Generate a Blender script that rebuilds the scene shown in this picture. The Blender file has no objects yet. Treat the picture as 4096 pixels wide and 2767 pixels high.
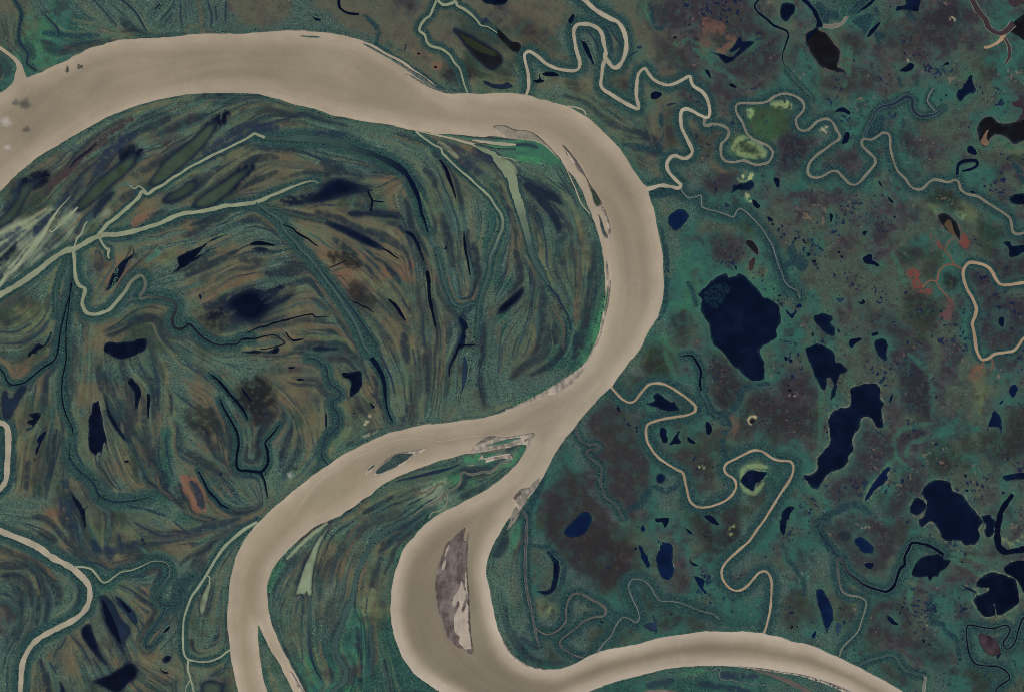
import bpy, math, random
import numpy as np
from mathutils.geometry import delaunay_2d_cdt

# ------------------------------------------------------------------ camera, sky, sun, exposure
SC = bpy.context.scene
COL = SC.collection
S = 4.0                                   # metres of ground per photograph pixel (4096 x 2767)
CAM_H = 40000.0
cam = bpy.data.objects.new("survey_camera", bpy.data.cameras.new("survey_camera"))
COL.objects.link(cam)
cam.location = (0, 0, CAM_H)
cam.rotation_euler = (0, 0, 0)
cam.data.sensor_width = 36.0
cam.data.lens = 36.0 * CAM_H / (4096 * S)
cam.data.clip_start = 100.0
cam.data.clip_end = 400000.0
SC.camera = cam

SUN_EL = math.radians(40.0)
SUN_AZ = math.radians(217.0)              # clockwise from north (+Y): south-west, shadows fall up and to the side
world = bpy.data.worlds.new("World")
SC.world = world
world.use_nodes = True
wn = world.node_tree
sky = wn.nodes.new("ShaderNodeTexSky")
sky.sky_type = 'NISHITA'
sky.sun_disc = False
sky.sun_elevation = SUN_EL
sky.sun_rotation = SUN_AZ
wn.links.new(sky.outputs[0], wn.nodes["Background"].inputs[0])
wn.nodes["Background"].inputs[1].default_value = 0.08

sun = bpy.data.objects.new("sun", bpy.data.lights.new("sun", 'SUN'))
COL.objects.link(sun)
sun.data.energy = 3.2
sun.data.angle = math.radians(0.5)
sun.data.color = (1.0, 0.95, 0.88)
sun.rotation_euler = (math.pi / 2 - SUN_EL, 0, math.pi - SUN_AZ)
sun.location = (0, 0, 3000)

SC.view_settings.view_transform = 'Standard'
SC.view_settings.look = 'None'
SC.view_settings.exposure = 0.0
SC.view_settings.gamma = 1.0
SC.render.film_transparent = False
SC.cycles.use_denoising = False
SC.cycles.filter_width = 1.0
SC.cycles.max_bounces = 6
SC.cycles.volume_bounces = 5
LIGHT = np.array([0.72, 0.72, 0.74])      # what a flat white ground sends back here, to turn seen colours into albedo

# ------------------------------------------------------------------ small tools
rng = np.random.default_rng(11)
TX = [0, 1024, 2048, 3072]
TY = [0, 692, 1384, 2075]
DK = 1024.0 / 2323.0

def P(txt):
    """'00:12,30 40,50;01:...' survey sheet coordinates -> photograph pixels"""
    out = []
    for seg in txt.split(';'):
        t, pts = seg.strip().split(':')
        if t[0] == 'h':                   # half sheets
            ox, oy, k = 2048 * (int(t[1]) % 2), 1384 * (int(t[1]) // 2), 2 * DK
        elif t[0] == 'a':                 # detail sheets
            ox, oy, k = ((1600, 360, .7722), (1440, 1600, .7722))[int(t[1])]
        else:
            ox, oy, k = TX[int(t[1])], TY[int(t[0])], DK
        for p in pts.split():
            x, y = p.split(',')
            out.append((ox + float(x) * k, oy + float(y) * k))
    return np.array(out)

def w2(p):
    p = np.asarray(p, float)
    return np.stack([(p[..., 0] - 2048) * S, (1383.5 - p[..., 1]) * S], -1)

def smooth(pts, closed, step=4.0):
    n = len(pts)
    out = []
    rngi = range(n if closed else n - 1)
    for i in rngi:
        if closed:
            a, b, c, d = pts[i - 1], pts[i], pts[(i + 1) % n], pts[(i + 2) % n]
        else:
            a, b, c, d = pts[max(i - 1, 0)], pts[i], pts[i + 1], pts[min(i + 2, n - 1)]
        L = np.linalg.norm(c - b)
        k = max(1, int(L / step))
        t = (np.arange(k) / k)[:, None]
        m1 = (c - a) * 0.5
        m2 = (d - b) * 0.5
        la, lb = np.linalg.norm(m1), np.linalg.norm(m2)
        if la > L: m1 = m1 * L / la
        if lb > L: m2 = m2 * L / lb
        h00 = 2 * t**3 - 3 * t**2 + 1; h10 = t**3 - 2 * t**2 + t
        h01 = -2 * t**3 + 3 * t**2; h11 = t**3 - t**2
        out.append(h00 * b + h10 * m1 + h01 * c + h11 * m2)
    if not closed:
        out.append(pts[-1][None])
    return np.concatenate(out)

def noise1(s, wl, r):
    n = int(s[-1] / wl) + 4
    v = r.uniform(-1, 1, n)
    u = s / wl
    i = np.floor(u).astype(int); f = u - i
    f = f * f * (3 - 2 * f)
    return v[i] * (1 - f) + v[i + 1] * f

def normals(p, closed):
    if closed:
        d = np.roll(p, -1, 0) - np.roll(p, 1, 0)
    else:
        d = np.gradient(p, axis=0)
    l = np.linalg.norm(d, axis=1, keepdims=True) + 1e-9
    d = d / l
    return np.stack([-d[:, 1], d[:, 0]], 1)

def roughen(p, amp, closed, seed):
    if amp <= 0: return p
    r = np.random.default_rng(abs(int(seed)))
    s = np.concatenate([[0], np.cumsum(np.linalg.norm(np.diff(p, axis=0), axis=1))])
    k = noise1(s, 38, r) * .8 + noise1(s, 15, r) * .7 + noise1(s, 7, r) * .45
    if closed:
        e = np.minimum(s, s[-1] - s) / 20.0
        k = k * np.clip(e, 0, 1)
    return p + normals(p, closed) * (k * amp)[:, None]

# ------------------------------------------------------------------ survey raster
GS = 2.5
RX0, RY0 = -240.0, -240.0
RW = int((4096 + 480) / GS) + 1
RH = int((2767 + 480) / GS) + 1
gx = RX0 + np.arange(RW) * GS
gy = RY0 + np.arange(RH) * GS
GX, GY = np.meshgrid(gx, gy)

def fill(poly, mask=None):
    if mask is None: mask = np.zeros((RH, RW), bool)
    x, y = poly[:, 0], poly[:, 1]
    x2, y2 = np.roll(x, -1), np.roll(y, -1)
    r0 = max(0, int((y.min() - RY0) / GS)); r1 = min(RH - 1, int((y.max() - RY0) / GS) + 1)
    for r in range(r0, r1 + 1):
        yy = gy[r]
        c = (y <= yy) != (y2 <= yy)
        if not c.any(): continue
        xs = np.sort(x[c] + (yy - y[c]) * (x2[c] - x[c]) / (y2[c] - y[c]))
        for a, b in zip(xs[::2], xs[1::2]):
            i0 = max(0, int(math.ceil((a - RX0) / GS))); i1 = min(RW - 1, int(math.floor((b - RX0) / GS)))
            if i1 >= i0: mask[r, i0:i1 + 1] = True
    return mask

def stamp(buf, pts, rad, soft):
    """max-blend a soft round brush of radius rad (array) along pts into buf"""
    for (x, y), rr in zip(pts, rad):
        R = rr + soft
        i0 = int((x - R - RX0) / GS); i1 = int((x + R - RX0) / GS) + 2
        j0 = int((y - R - RY0) / GS); j1 = int((y + R - RY0) / GS) + 2
        i0, j0 = max(i0, 0), max(j0, 0); i1, j1 = min(i1, RW), min(j1, RH)
        if i1 <= i0 or j1 <= j0: continue
        d = np.hypot(GX[j0:j1, i0:i1] - x, GY[j0:j1, i0:i1] - y)
        a = np.clip((R - d) / max(soft, .01), 0, 1)
        np.maximum(buf[j0:j1, i0:i1], a, out=buf[j0:j1, i0:i1])

def boxblur(a, r):
    if r < 1: return a
    for ax in (0, 1):
        p = [(0, 0)] * a.ndim; p[ax] = (r + 1, r)
        c = np.cumsum(np.pad(a, p, mode='edge'), axis=ax)
        n = a.shape[ax]
        hi = np.take(c, np.arange(n) + 2 * r + 1, axis=ax); lo = np.take(c, np.arange(n), axis=ax)
        a = (hi - lo) / (2 * r + 1)
    return a

def gblur(a, px):
    r = max(1, int(round(px / GS)))
    for _ in range(3): a = boxblur(a, r)
    return a

def vnoise(wl, seed, X=None, Y=None):
    r = np.random.default_rng(abs(int(seed)))
    X = GX if X is None else X; Y = GY if Y is None else Y
    u = (X + 2000.0) / wl; v = (Y + 2000.0) / wl
    n = int(9000 / wl) + 4
    t = r.uniform(-1, 1, (n, n)).astype(np.float32)
    i = np.floor(u).astype(int); j = np.floor(v).astype(int)
    fu = u - i; fv = v - j
    fu = fu * fu * (3 - 2 * fu); fv = fv * fv * (3 - 2 * fv)
    i %= n - 1; j %= n - 1
    return (t[j, i] * (1 - fu) + t[j, i + 1] * fu) * (1 - fv) + (t[j + 1, i] * (1 - fu) + t[j + 1, i + 1] * fu) * fv

def fbm(wl, oct, seed, X=None, Y=None):
    s = 0; a = 1.0; t = 0
    for k in range(oct):
        s = s + a * vnoise(wl / 2**k, seed + 17 * k, X, Y); t += a; a *= .6
    return s / t * 1.6

def sample(img, px, py):
    i = np.clip(np.round((px - RX0) / GS).astype(int), 0, RW - 1)
    j = np.clip(np.round((py - RY0) / GS).astype(int), 0, RH - 1)
    return img[j, i]

def distance(mask, maxd):
    """chamfer distance (pixels) to the true cells of mask, up to maxd"""
    d = np.where(mask, 0.0, 1e6).astype(np.float32)
    for _ in range(int(maxd / GS) + 1):
        for sx, sy, w in ((1, 0, 1), (-1, 0, 1), (0, 1, 1), (0, -1, 1), (1, 1, 1.414), (1, -1, 1.414), (-1, 1, 1.414), (-1, -1, 1.414)):
            a = slice(max(sy, 0), RH + min(sy, 0)); b = slice(max(-sy, 0), RH + min(-sy, 0))
            c = slice(max(sx, 0), RW + min(sx, 0)); e = slice(max(-sx, 0), RW + min(-sx, 0))
            np.minimum(d[a, c], d[b, e] + w * GS, out=d[a, c])
    return np.minimum(d, maxd)

def lin(c):
    c = np.clip(np.asarray(c, float) / 255.0, 0, 1)
    return np.where(c <= .04045, c / 12.92, ((c + .055) / 1.055) ** 2.4)

def albedo(c):
    """colour as seen in daylight (sRGB 0-255) -> base colour"""
    return np.clip(lin(c) / LIGHT, 0.001, .95)

# ------------------------------------------------------------------ materials (all read the per-object land cover colour and add fine procedural variation)
def material(name, rough, spec, scales, amount, bump=0.0, bump_scale=0.05):
    m = bpy.data.materials.new(name)
    m.use_nodes = True
    n, l = m.node_tree.nodes, m.node_tree.links
    b = n["Principled BSDF"]
    b.inputs["Roughness"].default_value = rough
    b.inputs["Specular IOR Level"].default_value = spec
    at = n.new("ShaderNodeAttribute"); at.attribute_name = "cover"
    geo = n.new("ShaderNodeNewGeometry")
    last = at.outputs["Color"]
    for i, sc in enumerate(scales):
        t = n.new("ShaderNodeTexNoise"); t.inputs["Scale"].default_value = sc; t.inputs["Detail"].default_value = 3.0
        l.new(geo.outputs["Position"], t.inputs["Vector"])
        mr = n.new("ShaderNodeMapRange")
        mr.inputs["From Min"].default_value = .25; mr.inputs["From Max"].default_value = .75
        mr.inputs["To Min"].default_value = 1 - amount[i]; mr.inputs["To Max"].default_value = 1 + amount[i]
        l.new(t.outputs[0], mr.inputs["Value"])
        mx = n.new("ShaderNodeVectorMath"); mx.operation = 'SCALE'
        l.new(last, mx.inputs[0]); l.new(mr.outputs[0], mx.inputs["Scale"])
        last = mx.outputs[0]
    l.new(last, b.inputs["Base Color"])
    if bump > 0:
        t = n.new("ShaderNodeTexNoise"); t.inputs["Scale"].default_value = bump_scale; t.inputs["Detail"].default_value = 4.0
        l.new(geo.outputs["Position"], t.inputs["Vector"])
        bp = n.new("ShaderNodeBump"); bp.inputs["Strength"].default_value = 1.0; bp.inputs["Distance"].default_value = bump
        l.new(t.outputs[0], bp.inputs["Height"]); l.new(bp.outputs[0], b.inputs["Normal"])
    return m

M_LAND = material("tundra_ground", .95, .1, (.03, .006), (.06, .07), bump=2.5, bump_scale=.035)
M_TREE = material("shrub_foliage", .9, .1, (.05,), (.15,))
M_RIVER = material("silty_water", .45, .25, (.012, .0015), (.015, .03), bump=.15, bump_scale=.02)
M_LAKE = material("clear_water", .25, .15, (.004,), (.12,))
M_SAND = material("river_sand", .9, .15, (.03, .008), (.10, .08), bump=2.0, bump_scale=.02)

# ------------------------------------------------------------------ mesh building
def raw_mesh(name, V, F_loops, F_start, F_tot, col, mat):
    me = bpy.data.meshes.new(name)
    me.vertices.add(len(V)); me.vertices.foreach_set("co", np.ascontiguousarray(V, np.float32).ravel())
    me.loops.add(len(F_loops)); me.loops.foreach_set("vertex_index", np.ascontiguousarray(F_loops, np.int32).ravel())
    me.polygons.add(len(F_start)); me.polygons.foreach_set("loop_start", np.ascontiguousarray(F_start, np.int32))
    try: me.polygons.foreach_set("loop_total", np.ascontiguousarray(F_tot, np.int32))
    except Exception: pass
    me.update(calc_edges=True)
    set_cover(me, col)
    me.materials.append(mat)
    return me

def faces_mesh(name, V, F, col, mat):
    tot = np.array([len(f) for f in F]); start = np.concatenate([[0], np.cumsum(tot)[:-1]])
    return raw_mesh(name, V, np.concatenate([np.asarray(f) for f in F]), start, tot, col, mat)

def set_cover(me, col):
    a = me.color_attributes.new("cover", 'FLOAT_COLOR', 'POINT')
    c = np.ones((len(me.vertices), 4), np.float32)
    c[:, :3] = col
    a.data.foreach_set("color", c.ravel())

def put(name, me, parent=None, loc=None):
    o = bpy.data.objects.new(name, me)
    COL.objects.link(o)
    if loc is not None: o.location = loc
    if parent is not None: o.parent = parent
    return o

def tag(o, label, cat, group=None, kind="thing"):
    o["label"] = label; o["category"] = cat
    if group: o["group"] = group
    if kind: o["kind"] = kind
    return o

def inside(poly, q):
    x, y = q[:, 0], q[:, 1]
    c = np.zeros(len(q), bool)
    a = poly; b = np.roll(poly, -1, 0)
    for (x1, y1), (x2, y2) in zip(a, b):
        if y1 == y2: continue
        k = ((y1 <= y) != (y2 <= y)) & (x < x1 + (y - y1) * (x2 - x1) / (y2 - y1))
        c ^= k
    return c

def sheet(poly, step):
    """triangulate a polygon with inner points every step pixels -> points, triangles"""
    lo, hi = poly.min(0), poly.max(0)
    qx, qy = np.meshgrid(np.arange(lo[0] + step / 2, hi[0], step), np.arange(lo[1] + step / 2, hi[1], step))
    q = np.stack([qx.ravel(), qy.ravel()], 1)
    if len(q):
        q = q + rng.uniform(-.3, .3, q.shape) * step
        q = q[inside(poly, q)]
    pts = np.concatenate([poly, q]) if len(q) else poly
    n = len(poly)
    c = pts.mean(0)
    r = delaunay_2d_cdt([tuple(map(float, p)) for p in (pts - c)], [], [list(range(n))], 1, 1e-4)
    v = np.array([(a[0], a[1]) for a in r[0]]) + c
    return v, [list(f) for f in r[2]]

def upward(V, F):
    out = []
    for f in F:
        a, b, c = V[f[0]], V[f[1]], V[f[2]]
        z = (b[0] - a[0]) * (c[1] - a[1]) - (b[1] - a[1]) * (c[0] - a[0])
        out.append(f if z > 0 else f[::-1])
    return out

zlevel = [1.2]
def next_z():
    zlevel[0] += .004
    return zlevel[0]
# ------------------------------------------------------------------ survey of the place (sheet coordinates)
HUE = dict(
    river=(137, 124, 104), beige=(146, 137, 117), olive=(124, 129, 103), pale=(126, 132, 108), navy=(5, 13, 34), deep=(4, 9, 27), wood=(27, 50, 57),
    umber=(66, 60, 60), drab=(74, 80, 72), blue=(7, 20, 49), stain=(74, 65, 62), ooze2=(112, 102, 96), loam=(106, 98, 86), foam=(156, 147, 125), silt=(130, 122, 106), ooze=(108, 104, 92), slate=(34, 50, 68), teal=(52, 71, 66), green=(54, 68, 54), lagoon=(110, 120, 95), brown=(17, 16, 19), grit=(58, 64, 66),
    maroon=(54, 44, 48), tan=(146, 122, 96), grey=(98, 98, 94), mud=(84, 76, 70), dusk=(30, 40, 56), sand=(160, 147, 132),
    wet=(102, 96, 88), weed=(66, 100, 84), rust=(108, 74, 60), bank=(124, 124, 108), bright=(54, 104, 74), lime=(128, 144, 96),
    bog=(24, 36, 52), meadow=(96, 80, 62), sage=(88, 96, 74), reed=(58, 76, 74), gold=(166, 150, 118), black=(24, 24, 28))
LAKES, CREEKS, BARS, PAINT = [], [], [], []

def LK(name, label, col, pts, rag=1.6, soft=0, rim=None, cat=None, pads=None, inner=None):
    LAKES.append(dict(name=name, label=label, col=HUE[col], pts=P(pts), rag=rag, soft=soft, rim=rim, cat=cat or name.replace('_', ' '), pads=pads, inner=inner))

def CK(name, label, col, widths, pts, bank=None, fringe=0, cat=None, rag=.5, col2=None):
    CREEKS.append(dict(name=name, label=label, col=HUE[col], col2=HUE[col2 or col], w=[float(v) * DK for v in widths.split()], pts=P(pts), bank=bank,
                       fringe=fringe * DK, rag=rag, cat=cat or name.replace('_', ' ')))

def PS(col, width, soft, pts, k=1.0):
    PAINT.append(('s', HUE[col] if isinstance(col, str) else col, width * DK / 2, soft * DK, P(pts), k))

def PP(col, soft, pts, k=1.0):
    PAINT.append(('p', HUE[col] if isinstance(col, str) else col, 0, soft * DK, P(pts), k))

def BAR(name, label, cat, c1, c2, pts, parts=(), rag=1.0):
    BARS.append(dict(name=name, label=label, cat=cat, c1=HUE[c1], c2=HUE[c2], pts=P(pts), parts=parts, rag=rag))

# land cover, one letter for every 64 x 63 pixel patch of the photograph
PAL = dict(f=(62, 80, 74), d=(34, 64, 60), o=(80, 79, 66), b=(83, 76, 62), r=(92, 71, 59), g=(42, 82, 73), h=(48, 92, 72), p=(50, 46, 53),
           k=(45, 54, 46), x=(34, 33, 34), w=(28, 36, 54), s=(104, 110, 96), m=(64, 74, 64), n=(61, 61, 60), y=(82, 92, 66))
COVER = [["omfgffffffffffoo mmhgdffffffffffo mhhgddfffrrrrfff fhhgffdfffffffff gghfffffffffffff gggfffffffffffff ffffffffffffffff ffffffffffmnmfmm ffffffffmnnfmfmm ffffffmnffnmmbbm ffmmnmnmbbnmmfmb",
 "ooffooooonooooon offffooooooomkko ffffffffooooookk ffffffffgooookko fffffffffoooxxkk ffffffffffnofoyy fffffffffffffoff mmmfffffffffffff wmmmffffffffffgg fmfffffffffmbnng bbmffffffffffmns",
 "ooofffoommpppppn bbomfffoonppprnn obbffffooooprnpn kfbffffoommnnnpn ffmmmfoonomnnppp fookooooooonnnnn fffmmmmfooonnnog ffffommmmofoonhk sfffffommobfbbyh hhhffffmmnofbgyy fffffffmmomfbbgg",
 "onnfdnfnnnppppgn nonfggdmnppppmgg nnmnmnmnmnppnpmg nmgmrgnmnpnmmmgg nmgmrmnnnnnmmkgg mggmmmnnmgmmmmgm ggmgmgggggggmmgp kkgggggmgmmmmggm kpmfgggdgnmmnhmh ppnmgngngnnmmmmy pmggnnmgggmmpmmk"],
["fkknmfkbkkffkkkb fkkmmkkmnbfmkkkb fkkssfskmbfbbmff sssfskmmmffrffff ssssmbfffffffbbb kssmfnrrbbybmbbb smffffrrkfffmbbb ffffmfbbffffbbmm nkyfmfffmmbfmbmm kyymffmmkkmfmkmm mmmmffbbkkmfmkmf",
 "bbomkmmbbmfmmfmf mmmbokmmbbmmmfdf mmmbbbokbfmmffdf ffmboboobfmmffdf mfmoobmbbmmfmfdf ffmbrbobbrfmffdf ffffbrbrrrfbffdd mmmbfbnbmmmffmff mmbbffkmmmmmffmd mmbbmffmbbmmffmd bmbmmfffbmmmfmff",
 "fkmmfffffonfnpnn fmmmffffffffgggn fmfmmffffofggggm bmfmmffffmgmmmgg bfmmmfffffgggnng ffmmmmffffhggnmg mfmmmmffffghgggy mmfmmfffffghgggg fmmmmdfffghhggmg fmmmhdffffgmgggm mmmddhffghmnggmm",
 "nggmgggmggmmgggn nppnpmmngmkkmgmm mnnmnmnnpmykymgn mnmnmnpnmmmnmkmg mmgmnmnnmgmgmkmp ggmmmmnnmkkgmkpn ggmmmmmmmmkgpnpn hdgmmmmmmmmgpnpm gmgmnmmmkkmmpgpp ggmgnmnmkkkngppp ggmgmnmgpkmmgppn"],
["bkkfbmmmmmffmmff brbfmffffmffmmmf kfbmfbbbmmffbbfk mfkmfbmmbmmfbbfm kbkbfmmmbbffkkmm fbmmmmmkmbdfbkkf fbkmmmmbkmdfmmbf fbkmmfmbkkdfmkff fbkmkbmfbbdfbbmf fffmkmffffdfbkff ffrrkmkkmmffdbmf",
 "mbbmmmmfbbmmffmm fmnmfmmmfmmmmfff kbbmmmbbfmmmmfff xbbmfbkbffmmffmf xmkbfmmmffffffff fbbbfmmoffffffff mfffmfffffffffhs ffffffffffffffhs fffffffffffhhfff ffffffffmmssfhff ffffffmmmfdhffff",
 "mmddhfffkkmggkkm mmdddfffkkngmpkm ffffffgkgggngnpg fffffffggffgmxmp ffffffkngkkgfngm ffffffknggkkmrmg hffgfpnkgnkkkgfg ffggfpnpgffnymfy fggkgppnggffnmfg hgppmfppgffgfdfk fgkpkmfngfmggkkf",
 "gmmmmmmpnpmpmgpg gnmmnmmmnpmpmrgn gpnmnmmmmppmmymn npnmgmmnmpmmmyng xpnmmmmnmkpgmmmk kpnmmmnnnpggggmk ggnmmnnpnnmmkmkp fggmmnppngmkgmmn dggmnpgmgnmmmmgm dgmgpnkgmpmmmnmm fggmfgfgpmmmmmgm"],
["ffbffkkyomfbmffb ffffrbkokkbbmfff bmfffffbbbffbfff mmmffffffffffffm fmmfffhmfbffffff mfmfffmmmbffmfff nmfffbmmmbmkfmff ffffbbmmmbffmfff fffbbmmbbbfkffff ffbfbfmmmbbmfkmb ffbmmkmmbbmffskb",
 "ffmmffffbfdhffff fffmfmmbhfffffff ffmmbbmfdfffffff ffmmbbbmdhffffff ffmmsmbmyhdfffff ffmfbmmyhdfffffd fmmfmmhkdhffffff dmmffdgddhffffff fdmfdghdddffffff dffhdhgddddfffff ddfhghdddddfffff",
 "hgkmknmkgpgkxxfg hfgpxxkmnmgmkxfg gmfgkxxkmmngggfm fgmfgkxgmmnggfnf fgfgfgkgffnggggf fykdffgggnggmggg fffdfmgggngkngdg ffmffkkmggggffff dfkfdkffffffffff fggfffffffffffff ffffffgdghddgggd",
 "gmggnnppkgnmmmmn ngggnpmnkgmmnmnn mggffnmmgknmmmnn fmgffnmmggmmnnmm fgfmgygggnnggnmm fkmmkmgnmnggmnmm fkfmkmfnnmgfgpyy ffgffgknnmfgngpg fffffgknnpgngfpg fffffffmmnggkkfg ffffffffgmfggkkm"]]

# ---------------- the great river: one shore line, closed
RIVER = P("00:-600,1250 -300,1000 0,848 40,825 90,780 125,735 133,690 150,630 145,590 125,555 90,520 50,490 0,458 -150,360 -300,240 -300,180 -150,300 0,415 50,450 100,490 150,525 180,560 200,590 212,630 220,660 235,700 250,708 290,690 340,672 380,660 440,625 500,595 560,570 630,540 660,515 720,490 780,455 830,435 880,420 950,405 970,392 1020,385 1080,365 1150,358 1220,358 1300,348 1400,348 1480,342 1560,338 1640,325 1760,312 1850,308 2000,310 2100,308 2200,310 2300,300;"
 "01:0,297 130,290 280,278 400,280 520,290 650,297 750,315 850,337 950,365 1000,385 1050,400 1120,445 1200,490 1290,530 1370,580 1420,620 1500,680 1580,735 1640,790 1720,835 1760,853 1850,853 1910,850 2000,853 2060,855 2150,850 2300,845;"
 "02:0,848 110,858 150,865 200,880 240,900 330,920 400,940 480,960 540,985 600,1020 650,1050 700,1080 740,1115 790,1160 830,1200 880,1250 940,1310 980,1350 1000,1385 1030,1425 1060,1480 1090,1530;"
 "12:1118,0 1140,30 1165,70 1200,105 1230,130 1240,180 1260,260 1290,340 1300,400 1312,470 1330,560 1345,620 1358,680 1370,760 1372,850 1376,940 1378,1020 1372,1100 1360,1180 1340,1250 1320,1310 1300,1340 1270,1390 1240,1440 1210,1500 1190,1550;"
 "22:1175,0 1150,40 1110,95 1060,150 1020,210 970,270 935,325 910,365 890,380 840,425 790,470 740,530 690,580 640,640 600,690 580,725 540,770 500,815 460,870 420,930 385,980 350,1050 320,1110 300,1150 265,1215 190,1320 130,1390 90,1460 60,1500 20,1530;"
 "31:2290,0 2250,60 2210,130 2170,200 2140,260 2110,330 2095,400 2087,470 2095,540 2115,610 2130,700 2150,790 2160,870 2180,940 2200,1000 2225,1060 2260,1120 2290,1180;"
 "32:0,1215 50,1270 120,1315 200,1345 300,1362 400,1365 440,1360 520,1330 600,1295 660,1260 740,1225 790,1205 880,1180 960,1165 1050,1150 1130,1135 1250,1100 1350,1075 1450,1060 1550,1045 1650,1030 1730,1018 1850,1018 2000,1025 2100,1018 2200,1025 2300,1037;"
 "33:0,1048 70,1060 150,1085 220,1110 310,1125 390,1145 480,1180 560,1220 630,1245 690,1275 750,1310 830,1345 900,1385 980,1425 1060,1465 1130,1510 1200,1550 1240,1570 1400,1660 1600,1800 1300,1900 1000,1720 760,1580 700,1545 630,1515 560,1490 470,1460 380,1430 280,1410 170,1395 80,1380 0,1365;"
 "32:2200,1350 2050,1338 1900,1332 1700,1332 1550,1340 1400,1362 1250,1395 1100,1435 950,1470 850,1505 770,1540 690,1565 600,1600 400,1690 0,1800;"
 "31:2000,1760 1850,1670 1690,1570 1640,1550 1570,1500 1500,1455 1420,1385 1370,1310 1320,1240 1290,1160 1260,1080 1240,1000 1225,920 1220,830 1225,740 1230,640 1245,560 1260,480 1290,400 1310,330 1340,270 1390,205 1430,165 1470,110 1520,60;"
 "21:1590,1570 1650,1530 1720,1485 1830,1440 1900,1400 2000,1350 2060,1320 2130,1270 2190,1230 2240,1190 2290,1150;"
 "22:0,1110 40,1070 75,1020 110,960 132,900 60,890 0,903;"
 "21:2200,930 2100,952 1945,970 1850,990 1750,1020 1650,1045 1550,1080 1450,1115 1350,1155 1270,1190 1200,1225 1130,1270 1080,1310 1040,1350 980,1385 920,1430 870,1465 800,1510 760,1540;"
 "31:690,0 620,30 560,52 470,120 400,180 340,235 260,310 200,380 160,440 130,500 110,560 100,640 105,720 108,800 125,880 140,940 160,1000 190,1070 220,1140 250,1200 290,1270 330,1350 370,1420 410,1490 450,1570 540,1740 430,1740 340,1570 320,1530 290,1460 250,1390 210,1310 150,1220 100,1120 60,1040 25,965 18,1020 20,1120 28,1200 42,1300 58,1400 80,1490 105,1570 150,1740;"
 "30:2200,1740 2160,1570 2140,1480 2120,1380 2100,1290 2088,1190 2080,1100 2068,1000 2063,900 2068,800 2075,700 2085,600 2100,500 2120,420 2140,340 2170,280 2210,200 2250,140 2290,90;"
 "31:0,50 30,20;21:50,1570 100,1520 180,1440 250,1390 330,1320 420,1250 500,1180 580,1125 650,1080 720,1030 790,985 860,950 930,915 1000,880 1060,850 1120,820 1200,790 1300,765 1400,740 1500,715 1600,705 1700,697 1800,685 1900,670 2000,660 2100,640 2200,610 2260,590;"
 "22:0,560 60,530 130,495 200,460 280,420 350,375 420,330 500,280 560,245 600,210 640,180 680,130 700,90 720,50 742,0;"
 "12:750,1570 780,1490 800,1420 815,1330 830,1240 845,1150 850,1060 845,980 840,900 835,820 825,740 815,670 800,610 785,560 765,500 740,430 720,370 690,310 660,230 630,150 590,80 540,10;"
 "02:490,1530 460,1480 440,1440 390,1395 330,1345 270,1300 200,1280 100,1265 0,1265;"
 "01:2150,1240 2000,1250 1900,1235 1730,1220 1620,1215 1540,1200 1440,1188 1350,1170 1250,1145 1150,1125 1050,1112 950,1098 850,1080 760,1060 680,1045 600,1015 520,990 430,968 350,952 280,930 230,910 150,890 80,872 0,855;"
 "00:2250,853 2150,850 2000,848 1900,850 1800,853 1700,860 1600,872 1500,892 1400,915 1300,945 1200,975 1100,1015 1000,1055 900,1105 800,1160 700,1215 600,1275 500,1335 400,1390 330,1435 270,1490 220,1530;"
 "10:172,0 120,50 60,110 0,165 -300,420 -600,700")

# ---------------- lakes, west of the great river
LK('lake', 'black oval lake with a flat top shore among brown meadows', 'deep', "10:945,1570 960,1545 990,1530 1050,1538 1100,1535 1200,1525 1250,1503 1290,1500 1325,1505;20:1328,0 1310,40 1250,65 1180,100 1110,120 1050,110 1000,75 945,50")
LK('lake', 'long tapering black lake with a ragged foot, pointed at its head', 'deep', "20:890,490 900,530 915,600 930,650 940,730 955,800 968,880 990,975 962,900 945,865 935,920 925,985 905,960 885,965 870,995 840,970 810,940 800,850 803,740 803,660 830,600 845,520 870,510", rim=HUE['wet'])
LK('lake', 'narrow black sliver beside the long tapering lake, slanting away from it', 'deep', "20:950,470 980,530 1000,590 1040,660 1080,740 1120,800 1160,862 1120,850 1080,800 1040,740 1000,670 970,600 962,530")
LK('lake', 'bent finger of black water with a round end in mottled brown meadow', 'deep', "20:1170,295 1200,285 1225,320 1270,370 1280,440 1260,510 1250,572 1225,570 1225,490 1215,430 1195,380 1162,335")
LK('lake', 'straight slim dark lake standing beside the bent finger of black water', 'deep', "20:1335,432 1358,440 1358,540 1350,665 1335,620 1332,520")
LK('lake', 'small jagged black lake with westward prongs in the brown meadow', 'deep', "20:290,610 330,600 370,608 355,660 320,700 300,740 240,770 240,750 290,720 250,688 300,655 250,618", rag=2)
LK('lake', 'spear of dark water narrowing southward into a winding ditch', 'navy', "20:420,770 400,830 360,920 330,995 325,940 352,880 335,850 370,800", rag=1.5)
LK('lake', 'murky forked pond of teal water just above the beige river bend', 'bog', "20:30,420 60,400 70,470 110,470 180,370 240,370 200,450 150,540 85,655 40,640 20,540", soft=20)
LK('lake', 'dark arrow shaped lake that trails off downward in olive marsh', 'deep', "20:645,1325 690,1375 730,1420 760,1470 800,1445 770,1490 775,1570;30:778,60 765,80 750,20;20:720,1500 680,1430")
LK('lake', 'ragged black lake of islets above a brown oval meadow', 'deep', "20:255,70 290,30 320,0;10:345,1550 400,1555 430,1490 465,1440 460,1490 420,1560;20:335,50 345,85 300,70 260,105", rag=2.2)
LK('pond', 'lone dark speck of a pond in the olive tongue of marsh', 'navy', "20:1125,1045 1150,1034 1170,1040 1150,1056", rag=.5)
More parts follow.
